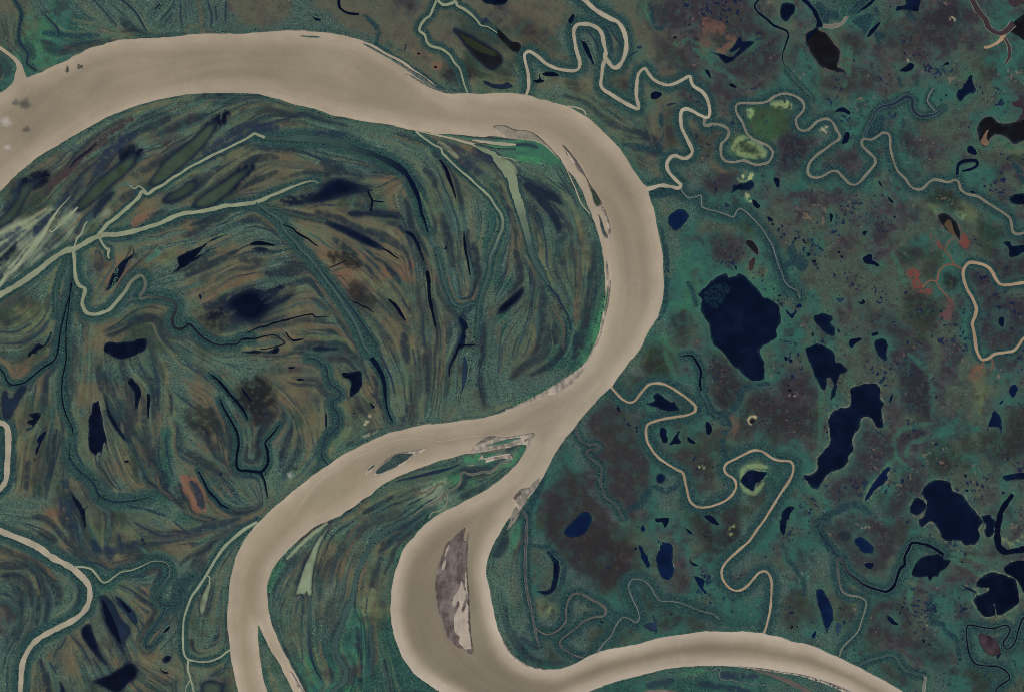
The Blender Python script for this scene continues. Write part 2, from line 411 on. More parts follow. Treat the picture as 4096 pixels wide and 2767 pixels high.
LK('lake', 'short black lake shaped like a blade beside a brown dome', 'navy', "20:2190,370 2240,430 2290,515 2250,480 2210,425", rag=.6)
LK('lake', 'black lake strewn with green lily pads in rust meadow', 'deep', "10:1205,670 1222,740 1190,775 1150,840 1100,930 1060,1000 990,1060 960,1060 1000,980 1025,900 1080,830 1150,770 1205,730", rag=2.2, pads=[("10:1035,870 1045,930 1020,1010 1000,1060 1040,1040 1060,960 1075,880 1060,850", 'weed')])
LK('pond', 'small pond choked with bright green lily pads', 'weed', "10:1310,810 1340,770 1395,720 1410,680 1430,700 1465,715 1430,770 1370,800 1330,825", rag=2.4)
LK('lake', 'shredded black lake with a long thread of water toward the northeast', 'deep', "10:1610,765 1680,730 1790,680 1870,635 1950,590 2060,557 1960,605 1880,650 1810,720 1760,770 1830,735 1905,690 1830,755 1720,830 1640,875 1560,908 1620,850 1610,800", rag=2.4)
LK('lake', 'black slab of water ending against the frame of brown stripes', 'deep', "21:-130,50 0,38 100,50 190,10 212,30 185,65 60,62 -60,70")
LK('lake', 'low smudged black pool between two brown meadow ridges', 'navy', "21:520,20 580,5 650,18 720,20 740,32 600,42 535,38", soft=12)
LK('lake', 'heart shaped black lake with a broad flat top', 'deep', "21:780,240 850,240 950,225 962,290 955,370 900,440 860,462 848,420 862,350 840,300 795,282")
LK('pond', 'tiny lens of black water above the brown fan of meadow', 'deep', "21:290,195 340,184 355,195 310,205", rag=.4)
LK('pond', 'little black lens on the forest line beside the brown fan', 'deep', "21:365,302 400,294 442,305 400,313", rag=.4)
LK('pond', 'thin upright sliver of dark water among striped brown ridges', 'navy', "21:630,600 645,640 640,745 628,700", rag=.4)
LK('pond', 'small dark triangle of water near the tan spit', 'navy', "21:1030,510 1080,550 1060,566", rag=.4)
LK('lake', 'great blue black lake with a feathered west end at the foot of the forest', 'deep', "30:1190,1310 1230,1330 1248,1390 1220,1440 1150,1500 1100,1558 1050,1572 950,1525 870,1490 830,1480 900,1445 1000,1408 1080,1360 1150,1312", soft=16)
LK('lake', 'broad dark leaf of weedy water tapering to a thread', 'bog', "30:910,700 990,720 1060,830 1110,930 1180,1000 1140,1090 1110,1140 1135,1240 1090,1160 1040,1080 980,980 940,880 920,790", rag=2, soft=26, inner=[("30:930,730 980,800 1040,930 1080,1050 1100,1140 1040,1060 980,960 945,870", 'deep')])
LK('lake', 'slim dark leaf of water ringed by green reeds', 'bog', "30:1050,700 1110,730 1170,790 1220,850 1250,930 1220,955 1160,885 1110,820 1075,760", rag=1.6, soft=14, rim=HUE['weed'], inner=[("30:1090,735 1140,770 1190,830 1170,850 1120,800", 'deep')])
LK('lake', 'dark dagger of water under the beige river bend', 'deep', "30:780,960 820,960 850,1050 880,1130 900,1200 940,1270 972,1322 920,1290 860,1222 800,1140 750,1060 742,1000", rag=1.4, soft=14)
LK('pond', 'round black pond in a brown patch by the pale channel', 'deep', "30:1478,1272 1520,1240 1555,1255 1532,1290 1490,1302", soft=14, rag=.8)
LK('pond', 'black dash of water in the olive strip beside a looped ditch', 'deep', "30:1478,1030 1510,990 1545,968 1532,1000 1492,1032", rag=.8)
LK('pond', 'crooked dark gash below the round black pond', 'navy', "30:1450,1345 1470,1372 1530,1395 1500,1400 1460,1375", rag=.8)
LK('lake', 'narrow dark pools running off the bottom edge in green marsh', 'navy', "30:540,1465 580,1540 600,1650 570,1650 555,1540", rag=1.4, soft=14)
LK('lake', 'dark lagoon arching to a point with a soft feathered tail', 'navy', "11:380,258 450,235 560,190 600,130 640,95 720,65 800,65 870,85 940,110 1010,140 1062,155 1020,170 900,185 800,200 700,232 600,258 480,266", rag=2, soft=46)
LK('lake', 'straight dark trough of water slanting across brown meadow', 'navy', "11:640,440 700,455 780,480 880,520 980,570 1080,625 1155,685 1110,690 1020,660 920,610 820,555 730,510 660,475", rag=1.2, soft=22)
LK('pond', 'dark lens of water entering from brown stripes beside a forest ditch', 'deep', "11:-60,650 0,620 90,630 180,660 100,660 0,655 ", rag=1)
LK('pond', 'low dark pool just under the dark lens of water', 'navy', "11:-30,690 60,680 110,700 60,708", rag=.8, soft=10)
LK('lake', 'black torn lake with fringed ends by the inner forest', 'deep', "11:2180,1290 2220,1210 2290,1150 2323,1120;12:50,1080 98,1030 105,1060 90,1110 40,1170 0,1200;11:2290,1235 2250,1265 2200,1275", rag=2, soft=20)
LK('lake', 'dark braided swamp lake hanging from a thin ditch', 'navy', "11:1840,1300 1880,1320 1920,1370 1930,1410 1905,1430 1905,1500 1890,1570;21:1850,30 1820,30;11:1850,1490 1870,1430 1850,1370", rag=2)
LK('lake', 'tall blue sickle of water with a dry brown tip', 'slate', "21:1888,85 1905,110 1920,190 1912,290 1890,370 1862,450 1840,520 1858,430 1868,330 1872,230 1880,140", rag=.8)
LK('lagoon', 'long greenish lagoon with dark blurred margins near the inner bank', 'green', "h0:985,555 940,570 890,620 820,678 755,730 705,785 678,832 705,845 780,795 845,742 905,682 955,622", soft=30, rag=2)
LK('lagoon', 'wide olive lagoon streaming down to pale mud', 'green', "h0:608,695 570,725 500,778 440,828 390,880 345,938 352,962 400,935 470,875 530,825 585,775 615,730", soft=34, rag=2)
LK('lagoon', 'murky green lagoon hugging the great river bank at the frame edge', 'green', "h0:180,815 135,870 105,930 70,985 20,1025 -20,1040 -20,1005 40,960 80,900 100,845", soft=36, rag=2)
LK('lagoon', 'dark green torpedo shaped lagoon beside the olive slough', 'green', "h0:1130,770 1075,785 1000,838 925,888 872,935 930,942 1000,905 1060,850", soft=30, rag=2)
LK('lagoon', 'short feathered dark lagoon between two brown ridges', 'green', "h0:885,815 800,868 738,905 752,922 830,895 890,850", soft=34, rag=2)
LK('lagoon', 'soft black bay fading into brown grass, biggest dark smudge of the meadow', 'deep', "10:2010,1230 2110,1120 2210,1070 2290,1040;11:0,1060 70,1080 40,1160 130,1100 250,1025 140,1140 70,1190 150,1180 345,1095 230,1180 110,1260 0,1345;10:2250,1350 2100,1310 2150,1250", soft=50, rag=2.5)
LK('lagoon', 'thin soft black arm under the pronged dark bay', 'navy', "11:830,362 920,348 1020,358 1090,355 1180,375 1270,388 1330,422 1280,412 1180,395 1100,385 1020,382 940,392 860,385", soft=34, rag=2)
LK('lagoon', 'dark feathered slick beside the fork of the pale slough', 'navy', "10:1040,170 1000,230 940,290 880,360 850,400 870,330 920,260 970,210", soft=36, rag=2)
LK('lagoon', 'pale green triangular lagoon flaring toward a fingered foot', 'lagoon', "31:690,20 655,60 610,120 560,180 520,250 480,340 430,450 395,560 370,640 350,700 380,685 420,678 440,720 458,655 480,715 505,690 512,540 525,440 540,380 580,240 640,120", rag=1.2, soft=10)
LK('lagoon', 'pale green drop of water beside the whitish side channel', 'lagoon', "30:1895,575 1920,600 1900,660 1880,740 1858,820 1835,880 1812,830 1815,750 1840,680 1868,620", rag=1, soft=12)
LK('lagoon', 'grey green muddy flat by the bottom edge and great river', 'green', "30:1850,1480 1950,1480 2030,1500 2000,1570 1900,1640 1830,1560", rag=2, soft=40)
LK('lagoon', 'dark crescent backwater under the curved inner forest', 'bog', "12:130,95 220,130 310,165 400,215 465,285 400,260 300,215 200,190 140,150", rag=1.5, soft=34)
LK('lagoon', 'long shadowy backwater curving south in the inner forest', 'dusk', "12:210,190 300,250 380,340 425,430 440,520 400,470 340,370 260,280", rag=1.5, soft=36)
LK('lagoon', 'green veined flat of water lying inside the pale delta shore', 'lagoon', "01:2180,1420 2323,1470;02:60,1570;12:40,20 20,50;01:2300,1600 2230,1560 2170,1480", rag=1.5, soft=20)

# ---------------- lakes, east of the great river
LK('lake', 'huge blue black lake with weedy top corner, largest in the east', 'navy', "12:1690,1110 1705,1085 1760,1040 1820,970 1900,930 1950,910 1965,950 2030,930 2060,905 2130,950 2180,1010 2240,1070 2280,1130 2323,1140;13:50,1170 100,1230 120,1360 80,1420 85,1490;22:2280,0 2250,40 2250,75 2290,150 2292,200 2280,290 2200,312 2130,280 2070,220 2000,160 1940,80 1850,0;12:1830,1560 1800,1480 1790,1400 1750,1310 1712,1240 1722,1150", rag=2, pads=[("12:1740,1110 1800,1040 1880,1000 1980,1030 1990,1060 1940,1120 1890,1190 1840,1230 1780,1200", (15, 36, 48))], rim=(58, 92, 78))
LK('lake', 'blue lake with a crusty shore in a green clearing by the river', 'blue', "12:1420,400 1470,350 1540,330 1605,380 1590,430 1500,515 1440,480", rag=2.6)
LK('lake', 'crooked navy lake with two southern prongs and a beach notch', 'navy', "13:412,1560 440,1545 490,1560;23:520,0 600,50 610,150 650,150 720,215 660,260 630,330 612,440 575,482 572,420 590,350 570,290 540,290 515,395 480,372 430,280 400,180 360,100 342,20", rag=2.2)
LK('lake', 'long kinked navy lake running southwest, broad at the head and foot', 'navy', "23:750,385 840,345 880,338 960,340 1015,380 1010,470 1045,520 1030,580 1045,680 1030,740 970,722 935,650 855,652 825,740 770,830 772,940 725,1000 720,1070 640,1120 580,1140 510,1200 450,1300 390,1270 320,1178 380,1160 450,1110 440,1030 500,960 560,880 560,790 548,690 580,610 650,560 740,540 752,450", rag=2.2, rim=(122, 110, 90))
LK('lake', 'navy lake reaching the bay of a ragged arm, south of a wet tundra patch', 'navy', "13:970,1520 1060,1515 1100,1570;23:1092,0 1080,60 1080,130 1030,112 990,50", rag=2.4)
LK('lake', 'slim navy spear of a lake with a sandy lower shore', 'blue', "23:1090,1090 1112,1110 1085,1150 1085,1200 1030,1262 960,1312 920,1370 880,1402 890,1350 950,1250 1000,1180", rag=1, rim=(120, 108, 88))
LK('lake', 'vast scalloped navy lake with pale western beach, in the southeast', 'navy', "23:1460,1235 1550,1215 1640,1225 1670,1280 1690,1320 1760,1350 1820,1430 1880,1500 1930,1570;33:1945,20 1905,90 1920,150 1900,220 1830,235 1770,222 1750,190 1620,205 1590,180 1560,120 1520,60 1480,20 1440,40 1400,75 1370,40 1375,0;23:1400,1560 1440,1470 1440,1410 1400,1330 1430,1270", rag=2, rim=(118, 108, 86))
LK('lake', 'round navy bay pinched off by sandy spits from the vast scalloped lake', 'navy', "23:1300,1430 1330,1380 1375,1370 1432,1412 1428,1480 1360,1520 1300,1512 1282,1470", rag=2.2, rim=(128, 116, 92))
LK('lake', 'small navy lake squeezed between the vast scalloped lake and the dark oxbow', 'navy', "23:1935,1540 2020,1530 2030,1565;33:2060,10 2052,140 1990,165 1958,115 1980,50", rag=2.4, rim=(110, 118, 90))
LK('lake', 'navy inlet cut off by the frame, above the dark oxbow channel', 'navy', "23:2130,1180 2200,1160 2323,1145 2450,1140 2450,1220 2323,1208 2200,1212 2160,1222", rag=1.4)
LK('lake', 'navy pear shaped pond lake in dark tundra near the frame edge', 'blue', "23:2200,370 2240,345 2265,390 2250,430 2220,465 2190,420", rag=1.4)
LK('lake', 'navy bell shaped lake with two trailing legs', 'blue', "23:2045,590 2080,600 2110,640 2118,735 2112,800 2100,735 2000,732 1992,770 2000,715 2012,670", rag=1.6)
LK('pond', 'oval navy pond north of the bell shaped lake', 'blue', "23:2098,515 2135,487 2140,495 2112,527", rag=.8)
LK('pond', 'thin forked navy pond beside the broad head of the long kinked lake', 'navy', "23:1098,505 1115,455 1135,425 1130,465 1115,502", rag=1)
LK('lake', 'blunt navy finger lake just east of the tan creek bend', 'navy', "23:120,1570 130,1500 190,1450 240,1460 200,1520 190,1570;33:172,0 160,110 138,152 105,80 108,0", rag=1.2)
LK('lake', 'navy lake with frayed shores west of a brown tundra dome', 'navy', "22:1212,522 1290,490 1280,450 1330,430 1400,470 1450,510 1480,500 1512,572 1450,587 1380,577 1300,550", rag=2.6)
LK('lake', 'tall ragged navy pond among pale tussocks inside the creek loop', 'navy', "22:1350,740 1400,760 1410,870 1370,872 1350,820", rag=2)
LK('lake', 'hooked navy pond beside the tall ragged pond', 'navy', "22:1428,888 1480,820 1520,768 1500,830 1532,870 1470,890", rag=2)
LK('pond', 'navy chip of water next to the hooked pond, towards the forest', 'navy', "22:1590,818 1640,850 1662,882 1612,865", rag=1.4)
LK('pond', 'navy pond in a reddish meadow by the looped creek', 'navy', "22:1758,690 1800,710 1812,780 1770,792", rag=2)
LK('pond', 'shadowy teal pond in the forest inside the big creek loop', 'blue', "22:1312,1182 1350,1150 1395,1195 1350,1240 1315,1220", rag=1.6, soft=14)
LK('lake', 'navy lake wearing a bright lime shore beside the orange creek', 'navy', "22:2080,1200 2150,1130 2225,1132 2310,1140 2280,1200 2212,1250 2192,1312 2120,1282 2083,1242", rag=1.8, rim=(140, 146, 108))
LK('lake', 'egg shaped blue lake in dark brown tundra', 'blue', "22:575,1570 620,1512 700,1510 732,1570;32:730,10 695,80 640,140 550,165 480,145 472,100 530,40 562,0", rag=.8)
LK('lake', 'little navy kite of water at the top of the brown tundra dome', 'navy', "22:1745,1540 1800,1530 1845,1570;32:1878,50 1822,42 1762,0", rag=1.4)
LK('oxbow_lake', 'navy crescent oxbow around a round green meadow', 'navy', "32:318,288 350,300 385,345 425,385 432,470 415,570 390,640 340,682 290,688 222,655 300,648 345,632 365,570 375,480 372,400 345,340", rag=.8)
LK('lake', 'bean shaped blue lake with a round tan mound on its shore', 'blue', "32:1320,180 1340,200 1380,208 1440,230 1460,300 1455,380 1468,450 1445,535 1400,548 1350,512 1320,430 1308,350 1328,290", rag=1.2, pads=[("32:1322,190 1362,210 1350,260 1330,300 1325,250", 'weed')])
LK('lake', 'slanting narrow blue pond next to the bean shaped lake', 'blue', "32:1150,240 1180,250 1195,295 1230,350 1252,420 1232,442 1190,380 1165,310", rag=1.6)
LK('lake', 'jagged navy lake below the hook pond, pointing down', 'blue', "32:1650,520 1700,530 1742,562 1740,620 1770,672 1740,672 1700,610", rag=1.8)
LK('lake', 'dull blue lake with a dark stalk near the lower river bank', 'slate', "32:1195,960 1250,935 1285,930 1280,860 1300,900 1325,930 1310,960 1318,1022 1262,1012 1200,980", rag=1.6)
LK('pond', 'round navy pond in green meadow, above the slanting pond', 'blue', "32:1168,90 1185,55 1207,90 1187,112", rag=.8)
LK('pond', 'curled navy hook of water south of a creek trail', 'navy', "32:1615,320 1625,380 1690,420 1650,422 1618,390", rag=.6)
LK('pond', 'chain link of navy water on the green creek trail', 'navy', "32:1570,80 1610,105 1632,135 1600,120", rag=1.4)
LK('pond', 'torn navy pool at the top of the creek trail', 'navy', "22:1300,1560 1340,1560 1420,1560;32:1420,10 1390,70 1360,30 1310,30", rag=2.4)
LK('lake', 'tall blue lake slanting like a feather, near the lower river', 'blue', "33:442,640 490,635 520,680 570,760 590,910 560,980 535,1045 510,960 480,860 450,740", rag=1.4)
LK('lake', 'rounded dark lake at the end of the dark winding creek', 'deep', "33:1390,350 1450,330 1590,318 1590,360 1652,380 1620,440 1560,480 1545,520 1500,522 1470,558 1450,522 1380,532 1305,505 1330,430 1350,392", rag=1.2)
LK('pond', 'grey blue pond at the foot of the tall feather lake', 'slate', "33:622,940 662,962 660,1002 622,1040", rag=.8)
LK('pond', 'narrow blue pond in the forest below the tall feather lake', 'blue', "33:395,1062 430,1010 440,1030 420,1082", rag=.8)
LK('lake', 'large round navy lake with a sandy hook, by the frame edge', 'deep', "33:1760,600 1820,618 1890,655 1900,690 1990,660 1998,625 1900,612 1890,600 1905,560 1980,500 2050,485 2150,510 2240,550 2272,650 2270,750 2200,822 2130,862 2080,862 2050,770 2058,860 1990,888 1930,862 1880,780 1862,730 1890,690 1840,655", rag=1.6, rim=(128, 124, 92))
LK('lake', 'navy lake corner running out of the frame over the large round lake', 'deep', "33:2150,430 2200,392 2323,375 2450,360 2450,700 2323,672 2290,600 2250,545 2180,502 2145,468", rag=1.8, rim=(120, 116, 92))
LK('lake', 'scattered blue lake of islets in purple tundra', 'blue', "33:790,180 860,175 950,250 952,312 880,302 815,262", rag=3.2)
LK('lake', 'small ragged blue lake under the lake of islets', 'navy', "33:880,400 960,402 932,452 882,432", rag=2)
LK('pond', 'curved dark pond at the heart of the striped brown tundra', 'navy', "33:1080,875 1112,885 1150,930 1182,952 1130,952 1092,912", rag=1.2)
LK('pond', 'black corner pond on the brown patch by the winding ditch', 'navy', "33:2080,1215 2117,1215 2082,1275", rag=.6)
LK('lake', 'dark brown oval marsh lake ringed by the winding ditch', 'maroon', "33:1912,1050 1980,1045 2060,1100 2110,1172 2090,1232 2000,1232 1930,1152", rag=1.6)
LK('lake', 'dark lens of water on the southern shore at the bottom edge', 'mud', "32:1185,1568 1300,1545 1450,1553 1580,1572 1700,1610 1300,1620", rag=.5)
LK('lake', 'steel blue egg shaped lake near the top, in brown tundra', 'navy', "03:130,35 200,25 240,50 240,110 210,150 170,195 120,160 115,80", rag=1.2)
LK('lake', 'narrow dark lake leaving the top edge beside a forest patch', 'navy', "03:802,130 850,80 930,10 970,-60 1010,-60 960,20 900,70 845,102", rag=1)
LK('lake', 'square navy lake at the top edge with a long west point', 'navy', "03:1240,-90 1400,-90 1390,0 1370,70 1365,102 1310,100 1230,88 1160,100 1170,60 1245,45", rag=1)
LK('lake', 'slim navy blade of a lake between two dark forest patches', 'navy', "03:900,340 930,270 1020,195 1002,240 950,312", rag=.8)
LK('lake', 'big brownish black lake with a red eastern shore', 'brown', "03:345,385 350,310 400,275 450,250 460,280 520,310 590,385 640,460 640,540 620,600 690,640 702,665 570,640 470,590 420,530 370,450", rag=2.2, soft=10, rim=(104, 66, 58), inner=[("03:352,375 356,315 400,280 445,258 430,300 380,350", 'navy')])
LK('lake', 'curved navy bean lake with a sandy head in purple tundra', 'navy', "03:1195,645 1240,610 1290,575 1322,590 1312,630 1262,652", rag=1)
LK('pond', 'navy tadpole of a pond with a thin tail', 'navy', "03:1583,602 1620,563 1645,572 1640,590 1615,592", rag=.5)
LK('lake', 'branching deep blue lake with a western bud and long southern tip', 'navy', "03:1830,690 1855,690 1862,760 1890,810 1870,857 1832,845 1790,880 1748,930 1712,880 1720,820 1760,800 1790,750", rag=2)
LK('lake', 'navy eyebrow shaped lake above the pale creek', 'navy', "03:595,1025 650,985 700,985 750,1020 737,1045 690,1020 640,1015", rag=.8)
LK('lake', 'navy boot shaped lake inside the pale creek bends', 'navy', "03:670,1300 700,1215 735,1205 737,1260 712,1302", rag=.8)
LK('lake', 'navy pond lake beside the ring shaped oxbow', 'navy', "03:1810,1340 1850,1325 1890,1370 1892,1405 1822,1390", rag=1.2)
LK('lake', 'large dark brown lake with tan swirls at the frame edge', 'brown', "03:1960,1075 2030,1065 2090,1115 2200,1120 2323,1085 2500,1075 2500,1270 2323,1280 2230,1310 2170,1250 2080,1222 2012,1262 1980,1332 1940,1312 1912,1240 1900,1160", rag=1, rim=(92, 66, 62), inner=[("03:1930,1290 1960,1220 2000,1180 1985,1250 2005,1300 1975,1325", (112, 90, 72))])
LK('lake', 'dull maroon pool near the frame edge above the tan swirled lake', 'maroon', "03:2215,940 2270,910 2322,905 2400,900 2330,1050 2290,1110 2250,1115 2300,1040 2305,985 2240,972", rag=1)
LK('lake', 'dark maroon lake fed by a broad maroon creek at the frame edge', 'brown', "03:2150,290 2220,210 2323,130 2500,60 2500,420 2323,365 2260,322 2190,295", rag=.8)
LK('lake', 'grey brown lake shaped like a torn wing in red tundra', 'navy', "02:2060,335 2085,345 2090,375 2195,378 2130,450 2060,500 2010,550 1940,582 1890,540 1870,510 1800,475 1900,490 1960,520 2010,510 2080,430 2090,420 2010,470 1970,468 2020,400", rag=1.4)
LK('pond', 'small navy tooth of water by the triple creek bend', 'navy', "02:510,185 555,130 567,160 537,218", rag=1)
LK('lake', 'long dark pool enclosed by the horseshoe of beige creek', 'navy', "02:635,380 670,392 700,450 742,570 738,592 690,520 655,450", rag=1.4)
LK('pond', 'ragged black pool south of the beige creek loop', 'deep', "02:275,672 350,655 430,688 350,697 300,690", rag=1.6)
LK('pond', 'black cross shaped pool west of the ragged pool', 'deep', "02:190,735 245,720 250,680 262,720 295,740 230,755", rag=1.2)
LK('pond', 'dark teal pond with a beak in the olive meadow', 'navy', "02:1262,852 1310,835 1362,860 1312,900 1267,897", rag=.8)
LK('pond', 'thin curved dark slough east of the beige creek', 'dusk', "02:1030,560 1080,488 1158,460 1110,490 1060,530", rag=.6)
LK('pond', 'small oval pond above the thin curved slough', 'dusk', "02:1128,432 1165,418 1180,430 1160,446", rag=.5)
LK('pond', 'small black chip of pond in brown tundra, east of the beige creek', 'deep', "02:1968,765 2010,765 2037,800 1992,792", rag=.8)
LK('pond', 'dark wisp pond at the head of a brown hollow', 'dusk', "02:1398,967 1430,940 1495,938 1450,955", rag=.5)
LK('pond', 'dark wedge of water on brown tundra, below the torn wing lake', 'navy', "02:1752,635 1790,648 1803,718 1770,680", rag=1.2)
LK('pond', 'small maroon oval pond near the green bowl', 'dusk', "02:1980,1112 2010,1102 2027,1125 2000,1140", rag=.4)
LK('lake', 'olive brown half round lake between the two top creeks', (63, 62, 45) and 'brown', "01:2200,270 2323,380;02:60,390 82,430 50,480 0,460;01:2300,440 2240,380 2190,320", rag=.8)
LK('lake', 'sprawling black marsh lake in the olive bowl', 'black', "01:1790,280 1830,262 1900,300 2000,350 2080,400 2180,460 2220,510 2230,560 2160,640 2090,620 2040,570 1990,520 1930,440 1860,360", rag=2.6, soft=24, inner=[("01:1850,310 1960,360 2060,420 2190,490 2170,510 2050,480 1930,410", (36, 42, 29))])
LK('lake', 'dark green spindle lake just above the great river bank', 'bog', "01:2058,740 2090,738 2150,765 2230,770 2280,752 2330,790 2250,812 2150,800 2090,770", rag=1)
LK('lake', 'black lake clipped by the top edge beside the pale creek', 'deep', "01:2030,-60 2290,-60 2270,30 2200,48 2120,42 2060,20", rag=.8)
LK('pond', 'dark pronged pond beside the pale olive creek', 'dusk', "01:2050,190 2080,160 2100,175 2122,205 2060,205", rag=1)
LK('pond', 'navy tear of a pond west of the forest patch', 'deep', "01:515,152 545,165 590,180 550,188", rag=1)
LK('pond', 'slim upright dark slit in the olive meadow', 'dusk', "01:1340,475 1357,405 1368,410 1352,462", rag=.4)
LK('pond', 'little black eye in a red patch above the side strip', 'deep', "01:1460,490 1475,478 1492,490 1475,498", rag=.4)
LK('pond', 'little black eye in a red patch, the lower of the two', 'deep', "01:1614,612 1632,600 1645,612 1630,622", rag=.4)
LK('pond', 'narrow slot of dark water on an olive mound at the top', 'deep', "00:1395,90 1450,32 1455,40 1410,85", rag=.4)
LK('lake', 'two lobed navy lake between the brown tundra and a wet hollow', 'navy', "13:862,770 930,742 950,790 1000,820 1007,850 940,832 880,812", rag=2)
LK('lake', 'square shouldered navy lake with frayed edges near the kinked lake', 'navy', "13:418,1300 490,1275 540,1280 582,1310 572,1360 610,1390 600,1472 540,1462 480,1400 430,1350", rag=2.2)
LK('lake', 'small tattered navy lake north of the kinked lake head', 'navy', "13:938,1462 990,1440 1002,1460 952,1482", rag=2)
LK('lake', 'shallow slate pond in grey brown tundra', 'slate', "13:620,1142 680,1130 692,1150 652,1172", rag=1.6)
LK('lake', 'bitten navy pond east of the shallow slate pond', 'navy', "13:812,1162 845,1175 860,1150 882,1180 842,1192", rag=1.4)
LK('lake', 'broken navy lake like a hook close to the huge weedy lake', 'blue', "13:160,1238 215,1275 250,1240 260,1265 225,1318 190,1290", rag=2)
LK('pond', 'flat navy pond above the hook lake', 'blue', "13:248,1218 285,1185 310,1212 280,1225", rag=1.6)
LK('lake', 'almond shaped brown lake with tan streaks in rusty marsh', 'brown', "13:1540,388 1600,365 1660,400 1712,450 1737,520 1742,605 1700,572 1640,532 1590,480 1560,432", rag=1, rim=(112, 66, 62), inner=[("13:1600,470 1630,420 1660,440 1690,530 1720,590 1680,560 1630,510", (74, 60, 44))])
LK('lake', 'navy lake with a western knob at the frame edge', 'navy', "13:2140,632 2190,620 2222,660 2323,660 2450,680 2450,720 2323,722 2260,752 2192,762 2180,690", rag=2)
LK('lake', 'tattered navy lake north of the knobbed lake', 'deep', "13:2190,215 2260,200 2323,190 2450,190 2450,300 2323,290 2250,285 2195,250", rag=2.8)
LK('pond', 'square navy pond in purple tundra at the frame edge', 'navy', "13:2098,1312 2140,1320 2132,1392 2095,1372", rag=1.6)
LK('pond', 'little navy sliver beside the pale creek', 'navy', "13:1830,170 1870,165 1885,185 1850,182", rag=.6)
LK('pond', 'navy pond with a ragged tail under the creek bend', 'navy', "13:1000,85 1015,80 1045,128 1025,125", rag=1.6)
LK('pond', 'split navy pond beside tan sand patches', 'navy', "13:1083,210 1105,230 1140,270 1105,262", rag=1.6)
LK('pond', 'upright navy pond with a sandy cap', 'navy', "13:560,372 590,388 570,442", rag=1.4)
LK('pond', 'squat navy pond in the brown centre of the eastern tundra', 'navy', "13:858,535 900,530 872,566", rag=1.4)
LK('lake', 'torn navy lake spilling to the tail of a long arm', 'navy', "13:735,1560 750,1515 860,1498 800,1550 775,1572;23:770,15 740,5", rag=2)
LK('lake', 'irregular navy lake among ivory tussocks north of the forest patch', 'navy', "12:1988,185 2005,110 2040,110 2130,88 2170,70 2200,120 2150,162 2065,150", rag=2.4)
LK('lake', 'shattered navy lake below the ivory tussocks', 'navy', "12:2185,240 2250,290 2232,322 2190,285", rag=2.4)
LK('pond', 'maroon tinged teardrop pond by the curved creek', 'dusk', "12:1928,270 1977,295 1945,312", rag=.6)
LK('lake', 'dark wine coloured lake with a pink rim', 'black', "12:2122,625 2180,618 2232,690 2228,742 2172,695", rag=.8, rim=(98, 72, 70))
LK('lake', 'narrow wine coloured pool below the pink rimmed lake', 'maroon', "12:2150,870 2160,800 2205,770 2190,870 2165,890", rag=.8, rim=(98, 72, 70))
LK('pond', 'cloudy turquoise square of a pond by the river meadow', 'teal', "12:1630,892 1692,870 1672,950 1640,952", rag=.8)
LK('lake', 'dark blue chip of pond next to the ivory tussock lake', 'navy', "13:50,50 100,60 100,130 75,125", rag=1.6)
LK('lake', 'maroon pool of a broken sky blue flat at the top corner', 'maroon', "03:2180,20 2230,-40 2500,-60 2500,40 2300,40 2240,70", rag=1)

# ---------------- little ponds, one group per cluster: x, y, radius on the sheet
CLUSTERS = [
 ('small navy tundra pond in the cluster under the pale creek meanders', 'ponds under the pale creek', "13:20,420,22 40,470,16 90,520,18 150,560,14 120,590,14 250,600,18 335,630,14 970,210,14 1040,210,10 1150,405,12 670,760,14 640,720,16"),
 ('small navy pond in the string of ponds beside the dark forest blot', 'ponds beside the forest blot', "13:370,740,18 415,800,18 435,830,18 450,870,13 345,760,8 30,1030,12"),
 ('small navy pond along the north shore of the huge weedy lake', 'ponds north of the huge lake', "13:110,1110,18 140,1090,14 170,1120,14 120,1190,20 90,1160,12 385,1185,10 545,1250,6;12:2030,860,14 1420,890,10"),
 ('small navy pond scattered in brown tundra near the top edge', 'ponds in the upper brown tundra', "02:1475,340,16 1500,390,9 1610,235,14 1950,160,16 1530,310,9 1890,420,10;03:780,552,12 750,447,7 835,627,6 860,680,7 1100,683,9 1240,485,7 1150,610,8 1780,770,9 1705,775,9 1615,870,9 1570,910,9 1255,932,5"),
 ('small navy pond in the crowd between the navy lakes and wet hollow', 'ponds around the wet hollow', "13:410,1465,16 640,1430,13 705,1475,8 115,1515,7 210,1550,8;23:160,110,18 205,130,14 200,400,18 185,355,8 220,440,7 45,500,12 510,735,9 535,780,9 540,830,9 270,668,10 1045,300,6 1110,205,13 1500,290,13 1525,460,10 2275,515,8 1405,1080,9 2000,1280,8 2130,1330,16 1790,1170,14 1810,1310,12 1525,1105,6"),
 ('small navy pond on the striped tundra near the lower winding creek', 'ponds of the striped tundra', "33:1200,775,9 1220,800,12 1170,820,10 1195,850,10 1320,632,12 690,820,12 655,810,10 690,940,13 735,935,9 210,850,18 195,800,10 215,980,18 270,925,9 265,975,9 1415,1105,15 1460,1135,14 1730,1220,7 1745,1270,12 1765,1085,7 1785,320,18 1760,390,15 1080,1400,9"),
 ('small dark pond inside the big creek loops of the middle east', 'ponds inside the big creek loops', "22:965,570,20 1020,660,14 1050,705,14 1070,720,10 1130,740,12 1135,770,11 1500,780,10 1090,1290,9 1140,1440,7;32:1145,70,8 1230,320,7 1120,270,12 815,935,14 795,970,11 870,445,16 1750,155,6 1870,205,6 1725,860,12 1450,860,9"),
 ('tiny dark pond in the western stripes of brown meadow', 'ponds in the western meadows', "10:1820,1125,18 685,1380,10;11:1735,630,8 1715,680,16 560,995,9;20:225,815,7 310,1035,9 1080,715,9 570,830,7 1790,600,7 1790,1065,8 2005,1155,10;21:830,608,10 890,608,8 950,640,8;30:1290,190,14 1310,225,10"),
]

